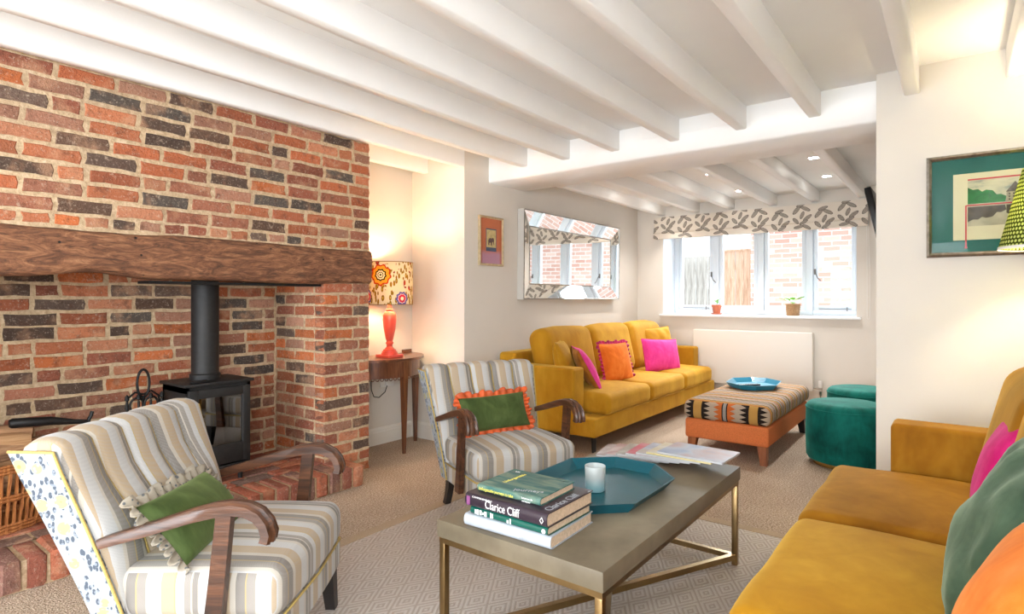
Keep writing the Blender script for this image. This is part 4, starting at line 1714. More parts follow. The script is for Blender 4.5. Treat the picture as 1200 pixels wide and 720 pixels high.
MB().box(-0.152, -0.138, -0.1352, -0.1338, 0.006, 0.034).build('spine_print', simple('plum_ink', rgb(130, 70, 120), 0.5), b3, smooth=False)
ri = MB()
ri.tube([(0.141 + 0.006 * cos(a), -0.1345, 0.020 + 0.009 * sin(a)) for a in [2 * pi * k / 4 for k in range(4)]], 0.0016, 5, True)
ri.build('publisher_mark', M_INKW, b3)
top_text(b3, 'Clarice Cliff', 0.036, M_INKG, 0.150, -0.105, 0.0422, pi / 2)
b4 = book('coffee_table_book', 'sea green travel paperback with yellow lettering on top of the stack', (1.535, 1.120, zb + 0.1085), RZB + 0.02, 0.245, 0.205, 0.024, M_BKS)
spine_text(b4, 'Unforgettable journeys to take', 0.0135, M_INKY, -0.116, 0.007, -0.1030, 0.82)
spine_text(b4, 'before you die', 0.0085, M_INKW, 0.055, 0.012, -0.1030, 0.8, 'subtitle')
spine_text(b4, 'and beyond', 0.0085, M_INKW, 0.055, 0.003, -0.1030, 0.8, 'subtitle')
top_text(b4, 'Unforgettable', 0.020, M_INKY, -0.055, -0.04, 0.0242, 1.50, 1.0)
top_text(b4, 'UK', 0.014, M_INKW, -0.10, 0.075, 0.0242, 0.0, 1.0, 'subtitle')
top_text(b4, 'journeys', 0.028, M_INKG, 0.01, -0.085, 0.0242, 0.35, 1.0, 'subtitle')


def m_mag(name, cols, seed):
    m = Mat(name)
    co = m.scale(m.co(), (1, 1, 1), loc=(seed, seed * 2, 0))
    a = m.noise(co, 5, 3, 0.5, 0.3)
    st = [(0.25 + 0.5 * i / (len(cols) - 1), c) for i, c in enumerate(cols)]
    c = m.ramp(a, st)
    return m.bsdf(c, 0.4)


M_MAGP = simple('magazine_pages', rgb(196, 196, 198), 0.7)
MAGS = [
    ('white property magazine at the far left of the fanned pile', [rgb(196, 190, 186), rgb(150, 124, 116), rgb(206, 204, 204)]),
    ('magazine with a pinkish cover, second from the left in the fan', [rgb(186, 170, 166), rgb(160, 116, 112), rgb(200, 194, 192)]),
    ('magazine with a grey stone house cover in the fan', [rgb(200, 196, 188), rgb(150, 140, 130), rgb(226, 226, 224)]),
    ('magazine with a red and pink masthead in the fan', [rgb(192, 186, 192), rgb(196, 76, 100), rgb(204, 188, 190)]),
    ('magazine with a navy and white cover in the fan', [rgb(80, 92, 138), rgb(186, 192, 208), rgb(196, 180, 160)]),
    ('magazine with a pale yellow spine edge in the fan', [rgb(220, 218, 214), rgb(206, 196, 168), rgb(230, 230, 232)]),
    ('large pale blue sky brochure on top of the magazine fan', [rgb(140, 162, 196), rgb(184, 192, 208), rgb(190, 164, 164), rgb(132, 154, 192)]),
]
for i, (lab, cols) in enumerate(MAGS):
    k = i / 6
    cx = 2.525
    cy = 1.222 - 0.053 * i
    W, D = 0.215, 0.29
    rz = radians(13 - 2.6 * i)
    z = TZ + 0.001 + i * 0.0088
    mg = thing('magazine', lab, 'magazine', (cx, cy, z), rz, 'fanned magazines on the coffee table')
    tilt = 0.0
    mm = m_mag('magazine_cover_print', cols, i * 3.7)
    pg = M_MAGP if i != 5 else simple('cream_pages', rgb(220, 206, 150), 0.7)
    MB().box(-W / 2 + 0.001, W / 2 - 0.001, -D / 2 + 0.001, D / 2 - 0.001, 0.0, 0.0075).build('pages', pg, mg, smooth=False)
    nx = 9

    def cover(a, b_):
        return ((a - 0.5) * W, (b_ - 0.5) * D, 0.0079 + (0.0008 if i == 6 else 0.0004) * (a * a))
    cv = MB().grid(cover, nx, 3)
    cv.grid(lambda a, b_: tuple(q - (0.0005 if n_ == 2 else 0) for n_, q in enumerate(cover(a, b_))), nx, 3)
    cv.build('front_cover', mm, mg, smooth=False)

# ------------------------------------------------------------------ ottoman with tray
ot = thing('ottoman', 'long footstool with kilim cushion top, orange wool base and wooden legs', 'ottoman', (4.98, 1.345, 0))
v, f = rbox(1.36, 0.60, 0.145, 0.02, 2, 4)
MB().add([(x, y, z + 0.205) for x, y, z in v], f).build('base', M_OTT, ot, angle=60)
v, f = soft_box(1.39, 0.625, 0.145, 0.055, 0.012, 10, 0.0, 3.0, 0.004)
MB().add([(x, y, z + 0.347) for x, y, z in v], f).build('kilim_cushion', M_KILIM, ot, angle=180)
for sx in (-1, 1):
    for sy in (-1, 1):
        v = []
        for z, h, k in ((0.135, 0.032, 0.0), (0.0, 0.022, 0.012)):
            v += [(sx * (0.63 + k) + dx * h, sy * (0.25 + k) + dy * h, z) for dx, dy in ((-1, -1), (1, -1), (1, 1), (-1, 1))]
        MB().add(v, [(0, 1, 2, 3), (7, 6, 5, 4)] + [(k, (k + 1) % 4, 4 + (k + 1) % 4, 4 + k) for k in range(4)]).build('leg', M_OAKLEG if sx < 0 else M_BLACKLEG, ot, smooth=False)
octo_tray('serving_tray', 'light blue lacquered tray with clipped corners on the kilim footstool', M_TRAYB, 5.17, 1.375, 0.4345, 0.56, 0.40, 0.042, radians(6), 0.34)
rc = thing('remote_control', 'slim black remote control lying in the blue tray', 'remote', (5.12, 1.40, 0.4412), radians(-38))
MB().bbox(-0.10, 0.10, -0.022, 0.022, 0.0, 0.016, 0.006, 2).build('remote_body', M_TVBLK, rc)
bt = MB()
for a in range(7):
    for b_ in (-1, 0, 1):
        bt.lathe([(0.004, 0.0155), (0.004, 0.0175), (0.0, 0.0175)], 6, Matrix.Translation((-0.07 + a * 0.022, b_ * 0.012, 0)))
bt.build('button_pad', M_INKG, rc)

# ------------------------------------------------------------------ velvet stools
for lab, x, y in (('round emerald velvet stool in front, beside the kilim footstool', 4.74, 0.625), ('round emerald velvet stool behind the other one, nearer the window', 5.58, 0.62)):
    s_ = thing('velvet_stool', lab, 'stool', (x, y, 0), 0, 'emerald velvet stools')
    R = 0.262
    MB().lathe([(0.0, 0.03), (R - 0.03, 0.03), (R - 0.012, 0.036), (R, 0.055), (R + 0.004, 0.2), (R, 0.395), (R - 0.006, 0.418), (R - 0.024, 0.434), (R - 0.06, 0.442), (0.0, 0.447)], 48).build('upholstery', M_TEALV, s_, angle=180)
    MB().tube([((R + 0.001) * cos(2 * pi * k / 48), (R + 0.001) * sin(2 * pi * k / 48), 0.398) for k in range(48)], 0.004, 6, True).build('seam', M_TEALV, s_, angle=180)
    MB().lathe([(0.0, 0.0), (R - 0.045, 0.0), (R - 0.045, 0.032), (0.0, 0.032)], 40).build('brass_plinth', M_BRASSBRIGHT, s_)

# ------------------------------------------------------------------ demilune table, coral lamp
dt = thing('demilune_table', 'half round mahogany side table with slim tapered legs in the alcove', 'table', (3.0, 3.70, 0))
R = 0.40


def half(r, n=28):
    return [(r * cos(pi + pi * k / n), r * sin(pi + pi * k / n)) for k in range(n + 1)]


MB().prism(half(R), 0.708, 0.728).build('table_top', M_MAHOGX, dt, angle=30)
ap = MB()
ap.prism(half(R - 0.03) + [(q[0], q[1]) for q in reversed(half(R - 0.048))], 0.585, 0.708)
ap.build('apron', M_MAHOG, dt, angle=30)
fw = MB()
for k in range(34):
    a = pi + pi * (k + 0.5) / 34
    c = (R - 0.033) * cos(a), (R - 0.033) * sin(a)
    M = Matrix.Translation((c[0], c[1], 0.585)) @ Matrix.Rotation(a + pi / 2, 4, 'Z') @ Matrix.Rotation(pi / 2, 4, 'X')
    fw.tube([(0.013 * cos(t), 0.012 - 0.018 * sin(t) - 0.012, 0) for t in [pi * j / 6 for j in range(7)]], 0.0032, 5, False, 1.0, M)
fw.build('fretwork_edge', M_MAHOG, dt)
MB().prism([(R - 0.10, -0.012), (R, -0.012), (R, 0.0), (R - 0.10, 0.0)], 0.728, 0.752).build('gallery', M_MAHOGX, dt, smooth=False)
for a in (pi + 0.38, 1.5 * pi + 0.02, 2 * pi - 0.38):
    c = ((R - 0.045) * cos(a), (R - 0.045) * sin(a))
    v = []
    for z, h in ((0.708, 0.023), (0.58, 0.022), (0.0, 0.010)):
        v += [(c[0] + dx * h, c[1] + dy * h, z) for dx, dy in ((-1, -1), (1, -1), (1, 1), (-1, 1))]
    ffs = [(0, 1, 2, 3), (11, 10, 9, 8)]
    for j in range(2):
        ffs += [(j * 4 + k, j * 4 + (k + 1) % 4, j * 4 + 4 + (k + 1) % 4, j * 4 + 4 + k) for k in range(4)]
    MB().add(v, ffs).build('leg', M_MAHOG, dt, smooth=False)

tl = thing('table_lamp', 'coral urn table lamp with bold flower print drum shade, lit, on the half round table', 'lamp', (2.98, 3.48, 0.729))
MB().bbox(-0.075, 0.075, -0.075, 0.075, 0.0, 0.022, 0.003).build('plinth', M_CORAL, tl)
MB().lathe([(0.0, 0.022), (0.064, 0.022), (0.064, 0.034), (0.058, 0.036), (0.058, 0.046), (0.050, 0.048), (0.050, 0.058), (0.040, 0.062), (0.022, 0.082), (0.024, 0.098), (0.032, 0.110), (0.026, 0.118), (0.024, 0.125), (0.030, 0.14), (0.046, 0.22), (0.053, 0.29), (0.052, 0.32), (0.042, 0.345), (0.028, 0.356), (0.03, 0.368), (0.018, 0.375), (0.012, 0.42), (0.0, 0.42)], 40).build('urn_base', M_CORAL, tl, angle=35)
MB().lathe([(0.178, -0.161), (0.178, 0.161), (0.1765, 0.161), (0.1765, -0.161), (0.178, -0.161)], 64).build('lamp_shade', M_FLSHADE, tl, (0, 0, 0.568), angle=30)
M_OCHRE = simple('ochre_trim', rgb(150, 104, 40), 0.6)
for z in (0.407, 0.729):
    MB().tube([(0.1775 * cos(2 * pi * k / 64), 0.1775 * sin(2 * pi * k / 64), z) for k in range(64)], 0.0028, 6, True).build('shade_trim', M_OCHRE, tl)
M_BULB = Mat('warm_bulb').bsdf((1, 0.8, 0.55, 1), 0.5, emit=(1, 0.78, 0.5, 1), emit_s=12)
MB().lathe([(0.0, 0.43), (0.014, 0.43), (0.015, 0.455), (0.028, 0.49), (0.03, 0.51), (0.022, 0.535), (0.0, 0.545)], 16).build('bulb', M_BULB, tl)
light('POINT', 'table_lamp_light', (2.98, 3.48, 0.729 + 0.60), 10, (1.0, 0.76, 0.5), 0.05)
cbx = MB().tube([(2.97, 3.69, 0.60), (2.965, 3.68, 0.46), (2.99, 3.68, 0.40), (3.05, 3.69, 0.385), (3.12, 3.70, 0.42), (3.155, 3.708, 0.48)], 0.0035, 6)
tag(cbx.build('lamp_cable', M_TVBLK), 'thin black lamp cable hanging in a loop under the half round table', 'cable')
sk = thing('wall_socket', 'white double wall socket with plug low in the alcove', 'socket', (3.16, YA, 0.50))
MB().bbox(-0.072, 0.072, -0.009, 0, -0.042, 0.042, 0.003).build('socket_plate', M_PLASTIC, sk)
MB().bbox(-0.03, 0.015, -0.035, -0.009, -0.03, 0.02, 0.006).build('plug', M_PLASTIC, sk)

# ------------------------------------------------------------------ pictures and mirror on the walls


def flat(parent, name, pts, y, th, mat):
    """polygon in the local xz plane, -y towards the viewer"""
    n = len(pts)
    v = [(x, y, z) for x, z in pts] + [(x, y + th, z) for x, z in pts]
    f = [tuple(range(n)), tuple(range(2 * n - 1, n - 1, -1))] + [(i, (i + 1) % n, n + (i + 1) % n, n + i) for i in range(n)]
    return MB().add(v, f).build(name, mat, parent, smooth=False)


def rect(x0, x1, z0, z1):
    return [(x0, z0), (x1, z0), (x1, z1), (x0, z1)]


def frame_mb(w, h, b, y0, y1):
    """mitred frame around w x h (outer), rail width b"""
    o_ = [(-w / 2, -h / 2), (w / 2, -h / 2), (w / 2, h / 2), (-w / 2, h / 2)]
    i_ = [(-w / 2 + b, -h / 2 + b), (w / 2 - b, -h / 2 + b), (w / 2 - b, h / 2 - b), (-w / 2 + b, h / 2 - b)]
    v = [(x, y1, z) for x, z in o_] + [(x, y0 + 0.004, z) for x, z in o_] + [(x * 0.5 + a * 0.5, y0, z * 0.5 + c * 0.5) for (x, z), (a, c) in zip(o_, i_)] + [(x, y0 + 0.006, z) for x, z in i_] + [(x, y1, z) for x, z in i_]
    f = []
    for j in range(5):
        q = (j + 1) % 5
        f += [(j * 4 + k, j * 4 + (k + 1) % 4, q * 4 + (k + 1) % 4, q * 4 + k) for k in range(4)]
    return MB().add(v, f)


# elephant picture
pc = thing('framed_picture', 'small framed elephant picture with orange and lilac mount beside the mirror', 'picture', (3.762, YM - 0.001, 1.663))
frame_mb(0.315, 0.412, 0.018, -0.024, 0).build('frame', simple('gilt_frame', rgb(206, 186, 150), 0.35, 0.4, nscale=40, var=0.1), pc, angle=20)


def m_mount():
    m = Mat('orange_lilac_mount')
    x, y, z = m.xyz()
    c = m.mix(m.ss(z + m.noise(scale=6) * 0.04, -0.10, -0.04), rgb(200, 144, 168), rgb(214, 118, 78))
    c = m.mix((x.abs() > 0.115) * 0.6, c, rgb(196, 96, 44))
    return m.bsdf(c, 0.7)


flat(pc, 'mount', rect(-0.14, 0.14, -0.19, 0.19), -0.010, 0.008, m_mount())
flat(pc, 'print_edge', rect(-0.068, 0.068, -0.085, 0.105), -0.0115, 0.001, simple('blue_grey_card', rgb(92, 100, 128), 0.7))
flat(pc, 'print_paper', rect(-0.06, 0.06, -0.052, 0.095), -0.0125, 0.001, simple('sand_paper', rgb(222, 196, 140), 0.8, nscale=30, var=0.1))
ele = [(-.040, -.035), (-.028, -.035), (-.026, -.015), (-.008, -.013), (-.006, -.035), (.008, -.035), (.010, -.010), (.020, -.002), (.026, -.018), (.030, -.030), (.036, -.026), (.033, -.005), (.036, .012), (.028, .028), (.014, .030), (.006, .022), (-.012, .026), (-.032, .020), (-.042, .002)]
flat(pc, 'elephant_print', ele, -0.0132, 0.0008, simple('grey_brown_ink', rgb(112, 84, 80), 0.8))
MB().box(-0.14, 0.14, -0.016, -0.0145, -0.19, 0.19).build('glass', M_GLASS, pc, smooth=False)

# bevelled mirror
mr = thing('wall_mirror', 'wide rectangular wall mirror with broad silvered border above the far sofa', 'mirror', (5.06, YM - 0.002, 1.578))
MW, MH, MB_ = 1.82, 0.795, 0.135
mr.rotation_euler = (radians(0.6), 0, 0)
ang = 0.045
MB().box(-MW / 2, MW / 2, -0.022, 0.0, -MH / 2, MH / 2).build('backing', M_PEWTER, mr, smooth=False)
MB().box(-MW / 2 + MB_, MW / 2 - MB_, -0.028, -0.0225, -MH / 2 + MB_, MH / 2 - MB_).build('mirror_glass', M_MIRROR, mr, smooth=False)
oo = [(-MW / 2, -MH / 2), (MW / 2, -MH / 2), (MW / 2, MH / 2), (-MW / 2, MH / 2)]
ii = [(-MW / 2 + MB_, -MH / 2 + MB_), (MW / 2 - MB_, -MH / 2 + MB_), (MW / 2 - MB_, MH / 2 - MB_), (-MW / 2 + MB_, MH / 2 - MB_)]
for k in range(4):
    l = (k + 1) % 4
    v = [(oo[k][0], -0.068, oo[k][1]), (oo[l][0], -0.068, oo[l][1]), (ii[l][0], -0.030, ii[l][1]), (ii[k][0], -0.030, ii[k][1])]
    v += [(oo[k][0], -0.0222, oo[k][1]), (oo[l][0], -0.0222, oo[l][1]), (ii[l][0], -0.0222, ii[l][1]), (ii[k][0], -0.0222, ii[k][1])]
    MB().add(v, [(0, 1, 2, 3), (7, 6, 5, 4), (0, 4, 5, 1), (1, 5, 6, 2), (2, 6, 7, 3), (3, 7, 4, 0)]).build('bevel_strip', M_MIRROR, mr, smooth=False)
ed = MB()
for q in (-1, 1):
    ed.box(q * (MW / 2 + 0.004) - 0.004, q * (MW / 2 + 0.004) + 0.004, -0.0685, 0.0, -MH / 2 - 0.008, MH / 2 + 0.008)
    ed.box(-MW / 2, MW / 2, -0.0685, 0.0, q * (MH / 2 + 0.004) - 0.004, q * (MH / 2 + 0.004) + 0.004)
ed.build('outer_edge', simple('silver_leaf_edge', rgb(196, 192, 186), 0.4, 0.2), mr, smooth=False)
bd = MB()
for w_, h_, y_ in ((MW, MH, -0.069), (MW - 2 * MB_, MH - 2 * MB_, -0.031)):
    for s_ in (-1, 1):
        bd.tube([(-w_ / 2, y_, s_ * h_ / 2), (w_ / 2, y_, s_ * h_ / 2)], 0.005, 6)
        bd.tube([(s_ * w_ / 2, y_, -h_ / 2), (s_ * w_ / 2, y_, h_ / 2)], 0.005, 6)
bd.build('beaded_edge', M_PEWTER, mr)

# castle picture
cs = thing('framed_picture', 'large framed print of a castle by water with green mount on the right wall', 'picture', (XP - 0.001, 0.125 - 0.36, 1.641), -pi / 2)
FW, FH = 0.72, 0.505
frame_mb(FW, FH, 0.022, -0.03, 0).build('frame', M_PEWTER, cs, angle=20)
flat(cs, 'mount', rect(-FW / 2 + .02, FW / 2 - .02, -FH / 2 + .02, FH / 2 - .02), -0.012, 0.01, simple('green_mount', rgb(14, 96, 84), 0.7, nscale=4, var=0.05))
px0, px1, pz0, pz1 = -0.252, 0.252, -0.172, 0.155
flat(cs, 'print_paper', rect(px0, px1, pz0, pz1), -0.014, 0.0015, simple('cream_paper', rgb(226, 212, 172), 0.8))


def m_sky_print():
    m = Mat('cloudy_sky_print')
    a = m.noise(m.scale(m.co(), (5, 1, 12)), 1.6, 4)
    return m.bsdf(m.ramp(a, [(0.35, rgb(128, 140, 132)), (0.5, rgb(206, 196, 160)), (0.7, rgb(226, 214, 176))]), 0.8)


ix0, ix1, iz0, izm, iz1 = -0.195, 0.19, -0.105, 0.0, 0.118
flat(cs, 'sky_print', rect(ix0, ix1, izm, iz1), -0.0152, 0.001, m_sky_print())
flat(cs, 'water_print', rect(ix0, ix1, iz0, izm), -0.0152, 0.001, simple('sepia_water', rgb(190, 178, 148), 0.8, nscale=12, var=0.12))
M_SEP = simple('sepia_dark', rgb(92, 80, 66), 0.8, nscale=40, var=0.2)
M_SEPL = simple('sepia_light', rgb(186, 170, 136), 0.8, nscale=60, var=0.15)
tree = [(ix0, 0.004), (-0.055, 0.004), (-0.05, 0.030), (-0.07, 0.042), (-0.085, 0.040), (-0.10, 0.062), (-0.125, 0.068), (-0.14, 0.060), (-0.155, 0.074), (-0.175, 0.072), (ix0, 0.085)]
flat(cs, 'tree_print', tree, -0.0160, 0.0008, simple('leaf_green_ink', rgb(38, 120, 52), 0.8, nscale=60, var=0.2))
flat(cs, 'tree_reflection_print', [(x, -z * 0.9 - 0.008) for x, z in tree], -0.0160, 0.0008, M_SEP)
cas = [(-0.05, 0.004), (-0.05, 0.05), (-0.04, 0.056), (-0.018, 0.096), (0.004, 0.056), (0.008, 0.05), (0.008, 0.034), (0.03, 0.034), (0.05, 0.052), (0.07, 0.036), (0.10, 0.05), (0.115, 0.082), (0.13, 0.05), (0.16, 0.05), (0.16, 0.004)]
flat(cs, 'castle_print', cas, -0.0164, 0.0008, M_SEPL)
flat(cs, 'castle_roof_print', [(-0.052, 0.050), (-0.018, 0.098), (0.012, 0.050)], -0.0170, 0.0006, M_SEP)
flat(cs, 'castle_roof_print', [(0.03, 0.034), (0.05, 0.056), (0.07, 0.034)], -0.0170, 0.0006, M_SEP)
flat(cs, 'castle_roof_print', [(0.10, 0.05), (0.115, 0.086), (0.13, 0.05)], -0.0170, 0.0006, M_SEP)
for k in range(3):
    for j in range(3):
        flat(cs, 'castle_window_print', rect(-0.042 + k * 0.016, -0.036 + k * 0.016, 0.010 + j * 0.013, 0.017 + j * 0.013), -0.0170, 0.0005, M_SEP)
flat(cs, 'castle_reflection_print', [(x, -z * 0.85 - 0.008) for x, z in cas], -0.0163, 0.0008, M_SEP)
flat(cs, 'red_line_print', rect(ix0, ix1, iz1 + 0.001, iz1 + 0.008), -0.0166, 0.0008, M_INKR)
flat(cs, 'red_line_print', rect(ix0 - 0.006, 0.16, -0.006, 0.0), -0.0172, 0.0008, M_INKR)
flat(cs, 'red_line_print', rect(ix0 - 0.010, ix0 - 0.004, -0.205, -0.002), -0.0172, 0.0040, M_INKR)
flat(cs, 'red_line_print', [(ix0 - 0.014, -0.212), (ix0, -0.212), (ix0 - 0.007, -0.196)], -0.0172, 0.0040, M_INKR)
MB().box(-FW / 2 + .02, FW / 2 - .02, -0.0205, -0.019, -FH / 2 + .02, FH / 2 - .02).build('glass', M_GLASS, cs, smooth=False)

# lime lamp in the corner by the castle picture
ll = thing('floor_lamp', 'lit lamp with lime green lattice shade in front of the castle picture', 'lamp', (3.30, -0.305, 0))
MB().lathe([(0.0, 0.0), (0.13, 0.0), (0.13, 0.012), (0.02, 0.03), (0.011, 0.05), (0.011, 1.44), (0.0, 1.44)], 24).build('stand', M_BRASS, ll)
SHZ = 1.396
MB().lathe([(0.166, SHZ), (0.085, SHZ + 0.34), (0.0835, SHZ + 0.34), (0.1645, SHZ), (0.166, SHZ)], 56).build('lamp_shade', M_LIME, ll, angle=30)
rr = MB()
rr.lathe([(0.168, SHZ - 0.004), (0.1665, SHZ + 0.008), (0.164, SHZ + 0.008), (0.1655, SHZ - 0.004), (0.168, SHZ - 0.004)], 56)
rr.build('shade_trim', M_PLASTIC, ll)
MB().lathe([(0.0, 1.44), (0.014, 1.44), (0.015, 1.465), (0.028, 1.50), (0.03, 1.52), (0.022, 1.545), (0.0, 1.555)], 16).build('bulb', M_BULB, ll)
light('POINT', 'floor_lamp_light', (3.30, -0.305, 1.60), 14, (1.0, 0.80, 0.55), 0.05)

# ------------------------------------------------------------------ far window, blind, sill, radiator
win = empty('window_1', (6.99, 1.79, 0))
struct(win, 'wide four light casement window painted pale blue white at the far end')
FX = 0.0
zb0, zt0 = 1.045, 2.08


def wy(y):
    return y - 1.79


M_STAY = simple('painted_pewter', rgb(120, 118, 116), 0.45, 0.3)
fm = MB()
D0, D1 = -0.035, 0.045
fm.bbox(D0, D1, wy(0.785), wy(0.835), 1.0, 2.09, 0.004).bbox(D0, D1, wy(2.735), wy(2.795), 1.0, 2.09, 0.004)
fm.bbox(D0 + 0.003, D1 - 0.003, wy(0.79), wy(2.79), 0.999, 1.05, 0.004).bbox(D0 + 0.003, D1 - 0.003, wy(0.79), wy(2.79), 2.04, 2.089, 0.004)
for y in (2.28, 1.776, 1.274):
    fm.bbox(D0 - 0.003, D1 + 0.003, wy(y - 0.035), wy(y + 0.035), 1.002, 2.088, 0.004)
fm.build('window_frame', M_WINPAINT, win)
for (y0, y1) in ((2.315, 2.735), (1.811, 2.245), (1.309, 1.741), (0.835, 1.239)):
    c = MB()
    w = 0.042
    c.bbox(-0.025, 0.03, wy(y0 + .003), wy(y0 + w), 1.053, 2.037, 0.004).bbox(-0.025, 0.03, wy(y1 - w), wy(y1 - .003), 1.053, 2.037, 0.004)
    c.bbox(-0.023, 0.028, wy(y0 + .005), wy(y1 - .005), 1.054, 1.10, 0.004).bbox(-0.023, 0.028, wy(y0 + .005), wy(y1 - .005), 1.99, 2.036, 0.004)
    cs_ = c.build('casement', M_WINPAINT, win)
    MB().box(0.0, 0.004, wy(y0 + w - .004), wy(y1 - w + .004), 1.095, 1.995).build('pane', M_GLASS, cs_, smooth=False)
    hinged = y0 in (2.315, 0.835)
    if hinged:
        yh = y0 + 0.02 if y0 > 2 else y1 - 0.02
        hd_ = MB().bbox(-0.036, -0.025, wy(yh) - 0.010, wy(yh) + 0.010, 1.44, 1.50, 0.003)
        dd = -1 if y0 > 2 else -1
        hd_.tube([(-0.045, wy(yh), 1.47), (-0.055, wy(yh) - 0.01, 1.45), (-0.055, wy(yh) - 0.03, 1.40), (-0.05, wy(yh) - 0.06, 1.37)], 0.005, 6)
        hd_.build('handle', M_STAY, cs_)
        sy_ = MB().tube([(-0.045, wy(y0 + 0.04), 1.068), (-0.045, wy(y1 - 0.06), 1.070)], 0.005, 6)
        sy_.lathe([(0.006, 1.05), (0.006, 1.09), (0.0, 1.09)], 8, Matrix.Translation((-0.045, wy(y0 + 0.08), 0)))
        sy_.build('casement_stay', M_STAY, cs_)
rev = MB()
rev.box(XW - 0.001, 6.96, WY1 - 0.006, WY1 + 0.002, WZ0 + .02, WZ1).box(XW - 0.001, 6.96, WY0 - 0.002, WY0 + 0.004, WZ0 + .02, WZ1)
rev.build('reveal_lining', M_WINPAINT, win, (-6.99, -1.79, 0), smooth=False)
MB().bbox(XW - 0.05, 6.96, WY0 - 0.045, WY1 + 0.03, 0.972, 0.998, 0.006, 2).build('window_sill', M_WHITE, win, (-6.99, -1.79, 0))

bl = thing('roman_blind', 'raised roman blind with grey leaf print over the far window', 'blind', (6.54, 1.778, 2.015))
bl.rotation_euler = (0, 0, -pi / 2)
BW = 2.19
# local x along -Y world, -y towards the room? (rot -90: x->-Y, y->+X)


def bsec(q):
    # profile of the stacked folds: (depth, height) from top front down
    return q


prof_ = [(0.045, 0.128), (-0.012, 0.128), (-0.016, 0.09), (-0.018, 0.03), (-0.022, -0.025), (-0.030, -0.048), (-0.036, -0.055), (-0.030, -0.062), (-0.026, -0.068), (-0.034, -0.085), (-0.038, -0.108), (-0.034, -0.128), (-0.02, -0.133), (0.045, -0.128)]
v = []
NXB = 24
for i in range(NXB + 1):
    x = -BW / 2 + BW * i / NXB
    for y, z in prof_:
        v.append((x, y + (0.002 * sin(i * 1.3)), z + (0.002 * sin(i * 0.9) if z < -0.1 else 0)))
m_ = len(prof_)
f = [tuple(range(m_)), tuple(range((NXB + 1) * m_ - 1, NXB * m_ - 1, -1))]
for i in range(NXB):
    f += [(i * m_ + k, i * m_ + (k + 1) % m_, (i + 1) * m_ + (k + 1) % m_, (i + 1) * m_ + k) for k in range(m_)]
MB().add(v, f).build('folded_fabric', M_BLIND, bl, angle=40)
MB().box(-BW / 2 + 0.01, BW / 2 - 0.01, 0.0455, 0.058, 0.09, 0.128).build('headrail', M_WHITE, bl, smooth=False)
ch = MB()
for q in (0.0, 0.022):
    ch.tube([(BW / 2 - 0.012 + q * 0.4, -0.015, 0.10), (BW / 2 - 0.008 + q, -0.015, -0.6), (BW / 2 - 0.008 + q, -0.015, -1.02)], 0.0022, 5)
ch.tube([(BW / 2 - 0.008, -0.015, -1.02), (BW / 2 + 0.003, -0.015, -1.035), (BW / 2 + 0.014, -0.015, -1.02)], 0.0022, 5)
ch.build('pull_chain', M_PLASTIC, bl)

rd = thing('radiator', 'wide white panel radiator under the far window', 'radiator', (6.555, 1.778, 0), -pi / 2)
MB().bbox(-0.615, 0.615, -0.045, -0.02, 0.24, 0.83, 0.008, 2).build('front_panel', M_SKIRT, rd)
MB().bbox(-0.615, 0.615, 0.01, 0.035, 0.24, 0.825, 0.008, 2).build('rear_panel', M_SKIRT, rd)
MB().box(-0.61, 0.61, -0.03, 0.03, 0.818, 0.832).build('top_grille', M_SKIRT, rd, smooth=False)
sd = MB()
for s_ in (-1, 1):
    sd.box(s_ * 0.612 - 0.004, s_ * 0.612 + 0.004, -0.035, 0.03, 0.25, 0.82)
sd.build('end_cover', M_SKIRT, rd, smooth=False)
vb = MB().tube([(0.615, 0, 0.27), (0.66, 0, 0.27), (0.69, 0, 0.27)], 0.011, 8)
vb.tube([(0.68, 0, 0.20), (0.68, 0, 0.0)], 0.008, 8)
vb.tube([(0.68, 0, 0.24), (0.68, 0, 0.20)], 0.014, 8)
vb.build('valve_pipe', M_CHROME, rd)
MB().lathe([(0.0, 0.28), (0.018, 0.28), (0.022, 0.30), (0.02, 0.345), (0.0, 0.35)], 14, Matrix.Translation((0.68, 0, 0))).build('valve_head', M_PLASTIC, rd)

tv = thing('television', 'black flat television tilted on its bracket, seen edge on by the window', 'television', (5.55, 0.472, 1.72), 0)
Mt = Matrix.Rotation(radians(-15), 4, 'X')
MB().add(*rbox(1.0, 0.045, 0.60, 0.006, 1, 1), Matrix.Rotation(radians(-12), 4, 'X')).build('screen_housing', M_TVBLK, tv)
MB().bbox(-0.06, 0.06, -0.17, -0.02, -0.05, 0.05, 0.004).build('wall_bracket', M_BLACK, tv)
MB().add(*rbox(0.97, 0.004, 0.57, 0.001, 1, 1), Matrix.Rotation(radians(-12), 4, 'X') @ Matrix.Translation((0, 0.0235, 0))).build('screen', simple('tv_screen', rgb(8, 9, 12), 0.08), tv)

# plants on the sill


def leaf(mb, base, d, L, W, up):
    d = Vector(d).normalized()
    s_ = d.cross(Vector((0, 0, 1))).normalized()
    P = []
    for k in range(5):
        t = k / 4
        w = W * sin(pi * (0.08 + 0.92 * t) ** 0.8) if t < 1 else 0.0
        c = Vector(base) + d * L * t + Vector((0, 0, up * t - up * 0.9 * t * t))
        P.append((c - s_ * w, c + Vector((0, 0, -W * 0.25)), c + s_ * w))
    v = [tuple(q) for r in P for q in r]
    f = []
    for k in range(4):
        f += [(k * 3, k * 3 + 1, k * 3 + 4, k * 3 + 3), (k * 3 + 1, k * 3 + 2, k * 3 + 5, k * 3 + 4)]
    mb.add(v, f)


